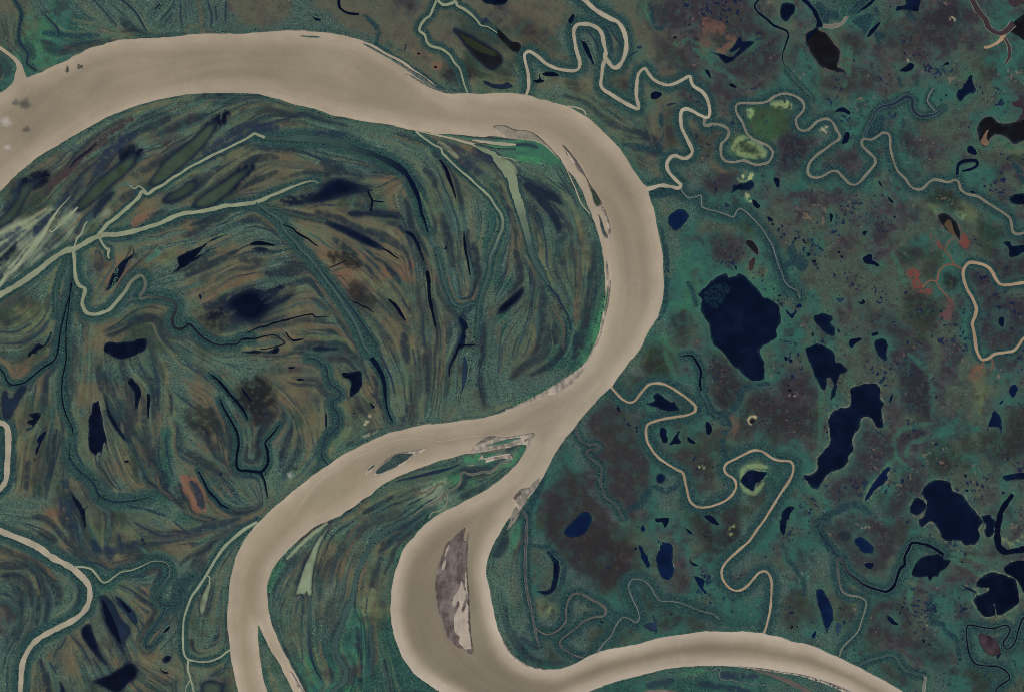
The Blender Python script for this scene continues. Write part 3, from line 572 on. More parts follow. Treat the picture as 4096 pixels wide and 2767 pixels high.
# ---------------- sloughs and creeks, west
CK('slough', 'broad olive slough crossing the delta meadow from the frame edge', 'olive', "50 48 46 46 40 36 32 30 26 5", "10:-250,1250 -100,1165 0,1105 100,1050 200,990 300,920 380,860 450,800 520,750 600,705 670,690 740,655 800,620 860,590 910,575 960,560 1050,560 1150,545 1250,520 1350,490 1450,460 1520,425 1600,390 1680,365 1750,360 1850,345 1950,325 2040,300 2120,295 2200,285 2300,272;11:0,265 60,245 130,210 220,175 300,140 380,110 450,85 520,75 570,95", fringe=40)
CK('slough', 'thinner olive slough forking off toward the upper lagoons', 'olive', "34 30 26 20 20 18 24", "10:890,570 930,520 980,460 1050,410 1130,340 1200,280 1260,220 1290,170 1340,192 1400,150 1480,110 1560,50 1640,5;00:1720,1520 1820,1470 1920,1415 2020,1370 2120,1320 2200,1280 2270,1240 2310,1215;01:20,1225 80,1250", fringe=30)
CK('creek', 'little pale creek wriggling from the fork of the thinner slough', 'pale', "9 10 12", "10:1180,115 1220,145 1260,120 1300,145 1330,180", rag=.8)
CK('slough', 'wide dark teal slough bending into the forest as a navy tail', 'teal', "26 36 58 54 46 44 50 40 22 10", "01:0,1225 120,1255 250,1260 400,1257 550,1267 700,1290 850,1330 950,1370 1050,1402 1150,1442 1230,1482 1300,1525 1350,1565;11:1400,70 1440,150 1470,220 1490,300 1500,360 1530,440 1560,540", fringe=60, col2='navy')
CK('creek', 'braided pale creek through silt flats at the frame edge', 'pale', "30 30 26 34 38 26 12 3", "10:-100,1120 0,1010 60,930 120,880 200,800 230,750 280,690 340,620 400,545 440,480 470,420 520,350 580,280 640,210", rag=1.2)
CK('creek', 'forked pale thread joining the silt flat to the wide lagoon', 'pale', "8 10 12 14", "10:445,520 470,535 510,505 560,460 620,400 670,350 705,310", rag=1)
CK('creek', 'pale crooked creek climbing north from the olive slough', 'pale', "9 14 14 8", "10:668,690 700,600 740,550 760,490 790,440", rag=1)
CK('creek', 'beige meander creek looping down then dark and thin to the east', 'olive', "26 28 30 28 28 24 20 18 14 12 10", "10:665,690 675,780 680,880 690,960 720,1020 770,1050 765,1100 745,1170 760,1230 790,1270 850,1285 920,1270 990,1240 1040,1190 1090,1130 1140,1070 1180,1000 1230,950 1280,930 1310,960 1320,1020 1300,1070 1275,1110 1275,1140 1350,1125 1440,1130 1520,1145 1570,1165 1600,1210 1585,1270 1565,1320 1570,1370 1600,1410 1660,1410 1720,1370 1770,1420 1830,1480 1900,1530 1990,1560 2060,1555 2150,1550 2200,1505 2300,1505", fringe=60, col2='deep')
CK('creek', 'short pale spur creek ending in a hook beside the rust meadow', 'olive', "16 16 24 8", "10:905,590 930,640 970,690 990,692 980,740 990,780", fringe=30)
CK('creek', 'thin dark line creek running south in the western forest', 'teal', "8 12 12 8", "10:590,745 580,830 550,900 530,970 505,1060 500,1150 505,1240 480,1320", fringe=30)
CK('creek', 'black forest ditch curling west below the brown oval meadow', 'deep', "6 8 12 12 10 6", "10:655,960 640,1080 610,1180 580,1300 550,1430 530,1570;20:515,80 480,140 400,190 300,270 210,335 90,345 30,240 0,200", fringe=40)
CK('creek', 'black forest ditch running straight south beside its twin', 'deep', "6 8 9 9 9 6", "10:640,1000 635,1100 620,1250 600,1400 597,1565;20:600,100 585,200 565,300 560,420 575,540 610,650 650,720 660,790", fringe=50)
CK('creek', 'dark forest ditch sweeping under the long tapering lake', 'bog', "6 10 12 10 6", "20:640,880 630,980 660,1060 720,1130 800,1190 860,1260 890,1340 960,1390 1060,1410 1200,1400 1350,1370", fringe=70)
CK('slough', 'navy sabre of a slough in the striped ridges', 'deep', "8 20 22 24 20 8", "20:1910,255 1980,310 2040,380 2100,450 2160,520 2210,590 2250,665", fringe=30)
CK('creek', 'navy creek hooking round the brown dome to a round bend', 'deep', "8 12 18 22 20 22 24 20 16 8", "20:2000,480 2030,560 2070,630 2110,700 2150,780 2165,880 2150,980 2145,1070 2170,1120 2240,1130 2310,1136;21:40,1140 80,1110 110,1050 105,960 85,870 130,820 180,760 210,715", fringe=40)
CK('creek', 'navy tail hanging south from the round creek bend', 'deep', "14 14 8", "21:45,1150 75,1210 90,1290 105,1360")
CK('slough', 'thin navy slough in the forest east of the brown oval', 'navy', "10 18 16 8", "20:1800,1130 1840,1210 1890,1310 1950,1370 2010,1440 2080,1470", fringe=30)
CK('creek', 'beige river bend entering from the frame edge, short upright loop', 'beige', "50 50 50 46", "20:-200,690 -60,690 10,695 50,715 70,760 75,850 75,960 65,1080 60,1180 30,1260 -60,1340 -200,1400", fringe=50, cat='river bend')
CK('creek', 'wide beige river looping in the bottom corner', 'beige', "50 52 54 46 44 46 48", "30:-200,0 -80,65 0,105 100,145 200,185 290,225 380,275 470,345 560,390 650,440 720,500 780,560 810,620 815,700 795,780 740,860 660,920 560,970 460,1020 370,1070 300,1130 250,1200 210,1290 195,1380 190,1480 185,1570 185,1750", fringe=60, cat='side river')
CK('creek', 'pale side creek that leaves the beige loop and darkens into meanders', 'olive', "16 18 12 8 8 8 8 8 8 5", "30:670,435 760,435 830,455 880,510 930,570 980,565 1040,520 1100,480 1200,460 1300,420 1370,385 1450,380 1510,400 1540,450 1530,520 1480,590 1430,650 1420,720 1480,775 1580,785 1640,760 1645,680 1645,610 1690,570 1750,540", fringe=60, col2='dusk')
CK('creek', 'dark looped ditch below the meandering side creek', 'dusk', "8 9 9 6", "30:1495,785 1490,830 1460,890 1410,970 1360,1030 1320,1100 1330,1150 1380,1155 1430,1100 1480,1050", fringe=30)
CK('side_channel', 'whitish side channel that parts from the great river and rejoins it', 'pale', "26 26 24 24 20 18 16 14 16", "31:10,25;30:2220,90 2100,190 2030,260 1960,360 1900,460 1850,540 1790,630 1740,700 1700,800 1670,900 1660,1000 1660,1100 1665,1200 1690,1260 1730,1280 1820,1295 1920,1285 2000,1250 2050,1210 2090,1185", fringe=40)
CK('creek', 'short whitish creek running off the bottom edge from the side channel', 'pale', "16 16 14 14", "30:1710,1280 1705,1350 1720,1420 1740,1490 1765,1600")
CK('creek', 'thin whitish fork beside the short bottom creek', 'pale', "10 8", "30:1725,1460 1690,1520 1675,1620")
CK('creek', 'tiny pale inlet linking the side channel to the green drop lagoon', 'pale', "10 8 12", "30:1880,510 1905,530 1900,560 1905,590")
CK('slough', 'dark green slough dropping from the foot of the triangular lagoon', 'teal', "16 34 36 28 24 14 5", "31:492,690 487,760 485,850 480,1000 485,1100 490,1180 505,1260 540,1360 590,1450", rag=.4, col2='dusk')
CK('creek', 'long dark creek threading the middle forest to the bottom edge', 'teal', "12 16 18 16 14 16 18 16 14", "21:1500,1500;31:1370,5 1290,40 1200,90 1120,140 1060,190 1030,250 990,320 940,430 910,540 890,650 870,750 830,800 800,880 770,970 730,1080 725,1180 750,1260 790,1320 815,1380 810,1440 780,1500 720,1540 670,1600", bank=('reed', 10), fringe=20)
CK('creek', 'grey beige creek snaking out of the forked land to the mud flat', 'drab', "8 10 12 13 16", "21:1390,1560 1500,1480 1580,1430 1660,1390 1700,1340 1800,1290 1850,1240 1860,1160 1890,1140 1930,1160 1990,1160 2060,1140 2130,1140 2180,1100 2220,1060 2310,1045", bank=('silt', 2.5))
CK('creek', 'pale little branch dropping from the grey beige creek', 'silt', "4 5 6", "21:1730,1325 1740,1400 1690,1480 1600,1510 1570,1560")
CK('slough', 'bluish slough along the shore of the forked land', 'dusk', "6 18 26 24 10", "21:1270,1225 1450,1185 1600,1150 1750,1110 1850,1070", rag=.5)
CK('creek', 'pale stream that turns teal and winds down the inner forest', 'pale', "14 16 18 16 18 24 24 26 24 18 12 10", "01:1450,1195 1530,1260 1600,1310 1680,1352 1690,1390 1740,1440 1800,1500 1860,1555;11:1950,60 2010,120 2070,170 2130,230 2170,300 2220,370 2240,440 2235,510 2200,590 2170,670 2130,760 2120,850 2110,930 2070,1030 2040,1130 2020,1240 2010,1350 2000,1500", fringe=30, col2='teal')
CK('slough', 'navy streak beside the pale stream in the upper forest', 'deep', "10 24 26 18 6", "01:1665,1455 1700,1500 1730,1555;11:1760,70 1790,150 1812,230")
CK('slough', 'tall navy streak in the middle of the inner forest', 'deep', "6 18 18 14 6", "11:1885,530 1890,620 1905,720 1925,820 1942,930")
CK('slough', 'navy club shaped slough beside the brown meadow edge', 'navy', "20 28 28 16 8", "11:1360,535 1420,570 1460,640 1490,710 1525,800")
CK('slough', 'long navy slough pointing south like a thorn', 'deep', "24 36 30 26 18 8", "11:1553,890 1568,1000 1570,1080 1580,1170 1600,1260 1630,1400")
CK('slough', 'black claw of water at the southeast of the brown meadow', 'deep', "10 26 24 8", "11:1205,1145 1270,1210 1310,1270 1355,1340")
CK('creek', 'olive forest corridor creek slanting to a dark slough', 'reed', "14 18 16 18 16 20 24 22", "11:0,270 80,330 150,380 220,430 250,500 300,570 360,630 420,710 480,760 540,840 590,900 650,990 700,1050 760,1140 810,1220 870,1310 920,1400 960,1500 985,1568;21:1040,70", fringe=60)
CK('slough', 'curved navy slough reaching toward the great river bank', 'navy', "40 34 36 30 16 10 6", "21:1045,105 1100,180 1140,260 1165,340 1170,430 1180,520 1200,600 1240,690", fringe=30)
CK('creek', 'dark companion ditch along the olive corridor', 'dusk', "4 8 9 10 10 6", "11:560,850 700,1010 760,1090 830,1180 900,1270 980,1390 1050,1490 1100,1570", fringe=30)
CK('creek', 'narrow teal creek leading to the straight dark trough', 'teal', "18 14 14 14", "11:0,280 80,315 180,320 270,355 370,385 470,405 560,425 640,445")
CK('creek', 'black toothed creek with stubby side arms', 'deep', "6 10 14 12 8", "11:240,470 320,500 380,550 440,580 500,620 560,665", rag=1.6)
CK('creek', 'crooked black creek hanging from the dark lagoon', 'deep', "10 16 16 14 12", "11:1015,165 1035,215 1055,250 1050,300 1045,350", rag=1)
CK('creek', 'black twig of water crossing the crooked creek', 'navy', "10 9 5", "11:1060,255 1110,262 1165,262", rag=.8)
CK('creek', 'thin black tail of the straight trough', 'deep', "8 12 10 5", "11:1150,685 1200,710 1250,750 1300,780", rag=1)
CK('creek', 'long black crack of water across the lower meadow', 'deep', "8 12 14 12 10 5", "10:2240,1450 2310,1420;11:40,1400 100,1385 160,1360 290,1330 400,1300 510,1280 530,1305 650,1305", rag=1.2)
CK('creek', 'small black branching crack on a dark brown patch', 'deep', "6 10 8 4", "11:880,1165 930,1185 960,1205 1020,1230 1060,1265", rag=1)
CK('creek', 'curled black crack above the arched ditch', 'deep', "8 12 16 8", "11:270,1445 300,1490 340,1520 430,1505", rag=1)
CK('creek', 'arched black ditch closing on a wet meadow', 'deep', "8 9 9 6", "10:2200,1510 2323,1500;11:80,1480 160,1470 210,1495 255,1550;21:60,30 40,20")
CK('creek', 'black zigzag in the dark brown hollow', 'deep', "6 8 5", "11:665,860 740,830 820,795", rag=.8)
CK('creek', 'faint teal creek curving round to the thin ditch', 'reed', "10 12 12 14 12 8", "11:1640,700 1670,820 1690,920 1720,1030 1760,1130 1800,1190 1860,1220 1920,1200 1955,1185 1985,1195", fringe=30)
CK('slough', 'wide pale green slough sweeping down the inner forest then splitting', 'lagoon', "40 66 80 78 70 62 50 42 30 14", "01:2150,1400;12:-40,-20 5,60 20,150 70,300 110,450 150,600 180,740 230,840 290,940 330,1020", fringe=20, col2='teal')
CK('slough', 'teal branch bending straight south from the pale green slough', 'teal', "20 24 24 12", "12:195,800 235,920 232,1040 205,1180 190,1260")
CK('creek', 'dark root like creek wandering from the pale green slough', 'dusk', "14 12 12 6", "12:325,1020 400,1110 450,1200 510,1300 540,1420")
CK('creek', 'thin navy creek in the forest east of the brown meadow', 'deep', "10 18 14 8", "11:1990,1560;21:1845,0 1820,60 1790,120 1760,190 1750,270")
CK('creek', 'narrow dark forest creek by the tall blue sickle', 'dusk', "8 10 10 6", "21:2060,0 2055,100 2030,200 2020,320 2050,450")
CK('creek', 'dark meander creek running to the great river past the heart lake', 'dusk', "6 9 10 10 8 8", "21:470,110 540,120 600,170 640,200 650,280 680,350 740,390 770,430 750,470 700,500 700,550 740,610 750,700 710,770 640,830 600,920 600,1000 650,1070", fringe=50)
CK('creek', 'dark winding thread beside the pale spit at the top corner', 'dusk', "10 14 12 10 10", "00:125,-10 170,60 195,120 185,200 170,280 175,380 210,430 255,490 245,550 255,590 330,640", fringe=20)
CK('creek', 'dark arc of water on the forest slope of the top corner', 'dusk', "3 8 14 6", "00:400,130 470,200 520,260 540,330")
CK('creek', 'straight dark ditch slanting through forest to the north bank', 'dusk', "6 12 12 10 6", "00:1090,-10 1180,60 1240,130 1290,210 1330,290")
CK('slough', 'navy hook of water from the top edge with a forked toe', 'deep', "20 24 16 22 20 10", "01:752,-20 755,60 790,100 830,120 885,130 935,132")
CK('creek', 'pale olive creek winding from the top edge to the north bank', 'olive', "18 20 22 22 20 18 16 14 12", "01:1645,-10 1610,70 1580,140 1530,180 1495,230 1485,280 1530,320 1550,380 1590,420 1690,450 1760,505 1800,570 1850,630 1870,700 1890,770 1920,845", fringe=46)
CK('creek', 'pale olive creek slanting to the black marsh lake', 'olive', "22 24 22 18 12 5", "01:1640,-5 1700,45 1770,35 1810,18 1830,55 1890,85 1950,130 2000,180 2040,230 2100,245 2150,275 2190,300", fringe=40)
CK('creek', 'small pale side arm around an islet on the east bank', 'beige', "12 12 10", "02:500,965 570,975 620,990 655,1010 672,1050")

# ---------------- creeks, east
CK('creek', 'wide beige creek with a horseshoe loop entering at the top', 'beige', "38 36 34 34 32 28 26 26 26", "02:570,-80 600,-40 660,0 720,60 800,120 880,165 950,195 990,240 1020,300 1035,380 1035,450 1015,530 980,590 940,617 905,605 870,560 845,525 850,470 830,380 815,310 780,260 720,230 650,220 590,230 560,280 570,380 590,480 615,560 605,625 560,645 480,640 390,620 310,580 240,520 190,485 150,470 115,500 120,560 140,640 150,720 150,800 128,865", fringe=60)
CK('creek', 'beige zigzag creek that meets the great river through many sharp bends', 'beige', "30 28 28 28 30 28 28 28 32", "02:845,540 825,600 815,680 805,770 830,815 900,860 980,910 1060,955 1140,990 1147,960 1130,890 1130,800 1140,700 1160,655 1205,625 1240,670 1280,720 1340,755 1410,775 1480,760 1550,725 1610,695 1625,740 1650,785 1720,830 1760,880 1785,950 1795,1030 1770,1070 1700,1045 1640,1010 1580,990 1540,1010 1530,1080 1540,1160 1570,1230 1610,1310 1635,1380 1600,1430 1550,1440 1480,1415 1430,1440 1405,1500 1425,1565;12:1480,60 1530,110 1510,140 1440,125 1350,115 1280,135 1225,150", fringe=56)
CK('creek', 'long thin creek with pale banks meandering across the upper east', 'loam', "18 12 11 11 11 11 11 12 12 12 12 12 12 12 12 12", "02:1750,1080 1740,1130 1770,1145 1820,1130 1900,1140 1950,1165 1970,1210 1940,1270 1900,1310 1895,1380 1900,1420 1940,1465 2010,1475 2100,1460 2160,1480 2220,1500 2280,1490;03:0,1478 35,1430 40,1380 0,1330;02:2250,1295 2180,1260 2130,1210 2090,1110 2050,1050 2030,990 2050,945 2130,940 2220,940 2310,927;03:60,880 130,855 200,860 270,890 315,930 325,990 290,1040 255,1080 260,1140 290,1180 340,1190 390,1160 440,1110 500,1085 550,1085 590,1120 620,1180 650,1230 640,1270 580,1310 500,1370 430,1420 380,1480 360,1560;13:390,35 450,45 510,25 540,5;03:580,1555 630,1560;13:690,50 730,95 780,110 830,85 890,20;03:940,1530 975,1480 960,1430 910,1380 860,1330 850,1290 870,1265 930,1270 980,1250 1040,1210 1090,1220 1110,1270 1110,1340 1130,1430 1160,1520;13:1190,0 1250,60 1290,120 1340,150 1400,145 1450,100 1500,65 1560,70 1630,85 1700,65 1730,90 1750,150 1800,190 1900,215 1970,260 2050,310 2130,360 2190,410 2210,470 2220,530 2260,555 2323,545 2450,520", bank=('bank', 4), fringe=56)
CK('creek', 'navy side creek rising from the thin meander to a forked head', 'dusk', "6 8 12 18 24 26 26 24 14 4", "03:870,1255 890,1180 940,1100 980,1010 1040,970 1130,950 1200,910 1260,880 1310,910 1310,980 1340,1030 1390,1060 1470,1050 1530,1030 1590,980", bank=('reed', 8), fringe=40)
CK('creek', 'thin forked tip of the navy side creek', 'grey', "9 9 6", "03:1515,1010 1450,930 1460,870 1500,800", fringe=30)
CK('creek', 'thin grey creek going south through green tundra to a forest blot', 'grey', "6 7 7 6 5 4 3", "12:1530,140 1560,190 1600,225 1660,220 1710,205 1720,250 1720,300 1760,325 1820,340 1890,360 1960,385 2010,400 2040,345 2070,325 2120,350 2180,410 2240,470 2290,540 2320,590;13:40,660 70,760 100,850 130,920 160,1000 210,1040 265,1070 290,1140", bank=('reed', 3), fringe=60)
CK('creek', 'tan creek of great loops joining the river from the middle east', 'tan', "13 13 13 13 13 13 13 13 13 13 13 15 14 13 11", "22:900,370 940,420 1000,480 1060,510 1110,500 1150,450 1190,400 1240,350 1300,335 1380,345 1450,380 1530,430 1610,490 1660,540 1660,590 1600,620 1500,640 1400,655 1300,680 1230,710 1215,770 1225,850 1260,920 1320,1000 1400,1060 1480,1110 1550,1150 1570,1220 1590,1310 1615,1400 1670,1450 1750,1460 1860,1435 1950,1390 2010,1330 2035,1260 2010,1200 1950,1160 1925,1110 1950,1060 2020,1025 2110,980 2190,945 2260,950 2310,980;23:60,1025 140,1040 200,1045 230,1090 220,1160 180,1240 110,1340 50,1440 0,1520;32:2280,20 2220,100 2150,200 2060,280 1970,360 1910,440 1905,520 1940,590 2000,640 2070,645 2140,600 2200,530 2250,480 2315,480;33:30,560 30,700 20,820 0,910;32:2300,1000 2280,1040", bank=('bank', 4), fringe=70)
CK('creek', 'mauve grey creek with a tight double bend below the river fork', 'umber', "8 9 10 10 10 9 7 5 4", "22:580,725 590,800 640,870 700,890 770,895 795,920 770,940 700,940 675,970 700,1010 760,1050 810,1100 810,1160 800,1230 820,1300 850,1370 930,1430 980,1510 1020,1570", bank=('reed', 5), fringe=44)
CK('creek', 'straight dark grey ditch beside the east branch of the great river', 'grit', "10 16 18 18 14 14 10 5", "22:40,1450 90,1490 135,1560;32:130,80 130,200 120,350 120,500 130,620 150,720 180,850 200,960 220,1060 250,1160", bank=('wet', 4), fringe=40)
CK('creek', 'thin looped creek around a triangular meadow near the lower river', 'mud', "5 8 8 7 9 12 9 6 6 5 4", "32:200,970 250,1020 310,1045 380,1030 440,990 490,920 490,830 510,740 560,680 640,685 720,730 800,770 850,820 830,880 740,890 650,930 580,990 500,1050 440,1100 440,1150 500,1200 580,1240 650,1255", bank=('wet', 2), fringe=60)
CK('creek', 'pale thread of a creek arching over a dark meadow to the lower river', 'grey', "10 6 6 6 6 5 5 4 3 3", "32:770,1215 830,1130 900,1060 940,970 1000,895 1060,900 1120,935 1155,900 1140,820 1100,740 1070,660 1060,600 1090,550 1150,545 1210,570 1260,620 1300,690 1350,740 1450,745 1560,770 1700,830 1820,860 1880,910", bank=('reed', 3), fringe=70)
CK('creek', 'dark winding creek falling from the rounded dark lake to the lower river', 'deep', "26 24 22 22 24 24 20 20 18 14 12 9 7 6 8 8", "33:1590,320 1500,260 1430,230 1310,215 1275,270 1240,350 1240,410 1200,450 1170,530 1140,610 1080,655 1000,640 880,600 800,540 720,480 690,400 665,355 635,360 630,430 640,520 655,600 680,660 740,690 830,705 890,750 880,830 850,920 820,1010 760,1080 690,1150 660,1200 650,1250", bank=('reed', 5), fringe=56, col2='ooze')
CK('creek', 'thin dark thread north of the bend of the dark winding creek', 'dusk', "5 8 7 5", "23:540,1560 500,1565;33:470,30 460,90 500,160 560,230 610,300 640,340", fringe=40)
CK('creek', 'navy ditch with two hairpin bends in the bottom corner', 'deep', "12 12 12 12 12 12 12 12", "33:2450,820 2323,890 2280,980 2250,1090 2210,1160 2160,1175 2135,1120 2180,1050 2195,990 2150,960 2050,990 1950,980 1820,960 1800,1010 1810,1140 1830,1230 1880,1310 1970,1330 2090,1340 2170,1390 2190,1450 2120,1500 2070,1550 2060,1640", bank=('reed', 5), fringe=50)
CK('creek', 'faint creek curving over a brown mound by the lower river', 'reed', "6 8 8 10 9 8", "33:810,1335 900,1290 1000,1260 1100,1235 1160,1260 1200,1320 1240,1370 1340,1405 1420,1420", fringe=50)
CK('creek', 'grey forked creek stub leaving at the bottom edge', 'grey', "14 16 12", "33:1430,1425 1420,1500 1405,1620", bank=('bank', 6))
CK('creek', 'tan river with a wide hairpin at the frame edge', 'tan', "22 20 20 20 20 22 20 18 15 13", "13:2500,970 2323,995 2200,1015 2110,1010 2060,950 2030,890 1980,845 1900,820 1830,815 1790,850 1770,900 1780,980 1810,1060 1860,1150 1890,1230 1880,1290 1855,1370 1870,1450 1885,1560;23:1900,60 1940,120 2000,110 2060,70 2160,55 2230,40 2275,-10;13:2323,1495 2450,1420", bank=('bank', 4), fringe=36)
CK('creek', 'pinkish rill branching through the red marsh', 'rust', "10 12 14 10 14", "13:1765,890 1700,835 1610,840 1550,900 1530,970 1460,980 1400,1040", rag=1)
CK('creek', 'pinkish rill dropping from the almond shaped brown lake', 'rust', "10 9 9", "13:1690,835 1650,760 1605,710 1630,640 1690,590", rag=.8)
CK('creek', 'pinkish rill curving south through the red marsh', 'rust', "10 10 8", "13:1520,980 1560,1050 1640,1130", rag=.8)
CK('creek', 'broad navy creek dropping from the top edge to the brown black lake', 'navy', "34 34 30 40 50", "03:300,-20 380,50 430,120 460,190 465,250", rag=1.2, bank=('reed', 8))
CK('creek', 'narrow navy creek with round bays winding down the brown tundra', 'deep', "12 16 18 18 14 8 4", "02:2250,-10 2205,50 2230,110 2310,175;03:60,235 160,275 185,320 160,400 135,480 135,560 165,620", rag=1.2, bank=('reed', 5))
CK('creek', 'faint green rill continuing south to the pale meander', 'reed', "4 8 8 5", "03:170,640 260,750 340,830 390,890 380,930", fringe=30)
CK('creek', 'broad maroon creek from the top edge feeding a dark lake', 'maroon', "40 44 44 44 40 50 70", "03:1840,-30 1900,90 1970,180 2010,260 2100,305 2170,275 2230,215", rag=.8, bank=('bank', 4))
CK('creek', 'tan forked arm of the broad maroon creek', 'tan', "50 34 24 20", "03:2150,310 2080,390 1990,430 1960,430", rag=1.2)
CK('creek', 'hooked maroon arm beside the tan forked arm', 'maroon', "16 22 22 16", "03:2150,350 2190,430 2190,520 2155,580", rag=1, bank=('bank', 4))
CK('creek', 'short purplish grey arm running east of the brown black lake', (0, 0, 0) and 'wet', "20 30 34 16", "03:500,235 580,240 670,215 715,150", rag=.8, bank=('bank', 4))
CK('oxbow_lake', 'dark ring shaped oxbow around a tan islet', 'navy', "22 26 28 26 24 12", "03:1715,1590 1728,1500 1780,1465 1880,1460 1900,1500 1850,1535 1760,1555", rag=.6)
CK('oxbow_lake', 'black wide oxbow channel curving round a purple meadow at the frame edge', 'deep', "30 50 56 52 50 50 50", "23:2220,1345 2150,1440 2110,1510 2100,1570;33:2085,60 2080,160 2095,250 2150,295 2230,290 2323,270 2450,230", rag=.8)
CK('creek', 'blue black creek with a hooked head above the big looped creek', 'deep', "8 14 20 18 16 8", "22:1545,90 1610,85 1640,95 1690,170 1715,240 1705,330 1718,405", fringe=40)
CK('creek', 'grassy thread that leads from the hooked creek to the red meadow', 'reed', "8 6 6 5", "22:1718,405 1760,500 1810,600 1880,640 1940,700", fringe=40)
CK('slough', 'grey brown slough cutting the southern shore at the bottom edge', 'mud', "10 28 40 44 46", "32:2180,1360 2260,1388;33:0,1402 100,1440 200,1480 320,1540 450,1620", rag=.4)
CK('creek', 'thin pale thread in the southern forest of the lower river', 'grey', "4 4 4 3", "32:1885,1335 1890,1370 1880,1410 1895,1450 1940,1462 2000,1463 2060,1476 2120,1478 2170,1495 2220,1490 2270,1508 2323,1505")

# ---------------- sand, islands, silt
BAR('island', 'large crescent sand island, dark wet on the west and pale to the east', 'island', 'stain', 'ooze2', "31:1890,80 1840,120 1780,175 1730,220 1700,290 1670,380 1640,470 1625,560 1625,650 1640,760 1660,860 1700,960 1730,1060 1770,1110 1830,1160 1900,1200 1960,1225 1972,1180 1955,1080 1945,960 1940,850 1932,700 1922,550 1915,400 1920,250 1928,130 1900,200 1880,180 1895,110",
    parts=[('dry_sand', 'pale dry sand on the east half', 'sand', "31:1865,560 1840,640 1800,700 1780,760 1800,800 1840,730 1850,780 1810,850 1790,920 1800,1000 1850,1060 1850,1120 1900,1180 1945,1180 1950,1150 1940,1050 1932,950 1928,850 1915,750 1880,830 1890,740 1915,660 1895,620"),
           ('dry_sand', 'narrow pale streak on the west rim', 'sand', "31:1750,230 1720,290 1715,340 1735,310 1755,250"), ('dry_sand', 'pale patch on the west rim', 'sand', "31:1715,365 1690,420 1690,460 1715,440 1730,390"),
           ('dry_sand', 'pale ribbon along the straight east shore', 'sand', "31:1905,470 1898,560 1905,630 1922,680 1916,560")])
BAR('sandbar', 'slender sandbar with a mossy middle in the upper river bend', 'sandbar', 'wet', 'mud', "02:452,1318 478,1330 500,1355 540,1400 590,1470 640,1550;12:660,20 690,70 720,120 760,180 800,250 812,290 765,310 740,260 720,180 695,120 670,50;02:610,1560 560,1480 500,1410 475,1360",
    parts=[('shrub_cover', 'mossy green cover', 'green', "12:705,140 740,160 780,220 802,270 790,295 765,300 745,250 722,190"), ('dry_sand', 'pale sand streak', 'sand', "02:490,1365 530,1410 570,1470 560,1480 510,1410")])
BAR('sandbar', 'curved pale sandbar cupping a grey lagoon, second down the bend', 'sandbar', 'wet', 'sand', "12:815,305 850,350 878,440 895,520 888,590 870,592 872,520 858,440 830,370 808,335")
BAR('island', 'small green willow island tucked inside the curved sandbar', 'island', 'wet', 'mud', "12:782,375 808,420 835,500 865,560 872,592 838,592 815,530 798,450", parts=[('shrub_cover', 'green willow strip', 'reed', "12:795,410 815,460 840,530 850,575 828,560 808,490")])
BAR('island', 'leaf shaped green island with grey sandy tail in the west branch', 'island', 'wet', 'sand', "21:1062,1160 1090,1120 1130,1070 1200,1010 1270,975 1340,960 1440,945 1555,918 1490,972 1420,1012 1350,1060 1280,1092 1200,1135 1130,1162",
    parts=[('shrub_cover', 'green scrub in the middle', 'reed', "21:1085,1150 1120,1100 1200,1040 1260,990 1350,975 1425,975 1380,1020 1300,1070 1200,1125 1140,1150")])
BAR('island', 'little green islet beside the leaf shaped island', 'island', 'wet', 'sand', "21:992,1165 1005,1130 1040,1085 1092,1053 1070,1100 1040,1135", parts=[('shrub_cover', 'dark green scrub', 'reed', "21:1012,1132 1045,1090 1080,1066 1055,1105")])
BAR('island', 'tiny green sliver islet off the north bank', 'island', 'reed', 'reed', "01:390,328 450,326 540,330 592,342 540,348 450,338")
BAR('island', 'long thin green strip island along the north bank', 'island', 'reed', 'wet', "01:968,400 1010,408 1100,455 1180,503 1280,553 1350,598 1440,653 1530,710 1600,765 1680,815 1745,852 1680,840 1600,797 1530,757 1450,702 1380,652 1300,597 1200,532 1100,477 1020,432")
BAR('sandbar', 'grey drowned sand ribbon below the strip island', 'sandbar', 'ooze', 'silt', "01:1350,685 1400,685 1470,725 1540,765 1600,800 1690,838 1600,815 1520,775 1440,730")
BAR('beach', 'pale grey beach curving along the inner bend of the river', 'beach', 'wet', 'sand', "22:758,0 730,50 700,120 660,200 600,280 540,342 460,397 420,430 330,442 200,492 60,547 -40,585 -60,572 0,553 130,488 250,428 350,368 460,305 560,238 640,172 690,108 735,20;12:800,1430 815,1440 775,1555")
BAR('beach', 'thin pale strip beach with a green core above the curving beach', 'beach', 'sand', 'wet', "12:893,975 890,1100 872,1200 842,1320 812,1425 796,1430 812,1330 830,1240 846,1150 862,1050 878,985", parts=[('grass_strip', 'bright green strip', 'bright', "12:868,1040 872,1100 860,1180 845,1250 836,1260 846,1180 858,1100")])
BAR('sandbar', 'faint pale sand smear against the inner bank', 'sandbar', 'wet', 'sand', "12:850,800 870,850 876,930 872,980 855,965 850,900")
BAR('beach', 'grey mud beach with dark driftwood below the river fork', 'beach', 'wet', 'sand', "22:248,1190 252,1212 210,1290 140,1370 140,1400 90,1460 60,1500 40,1440 10,1385 25,1345 80,1295 150,1280 200,1230", parts=[('driftwood_mud', 'dark driftwood mud', 'mud', "22:10,1380 30,1345 70,1315 80,1340 50,1370 40,1395")])
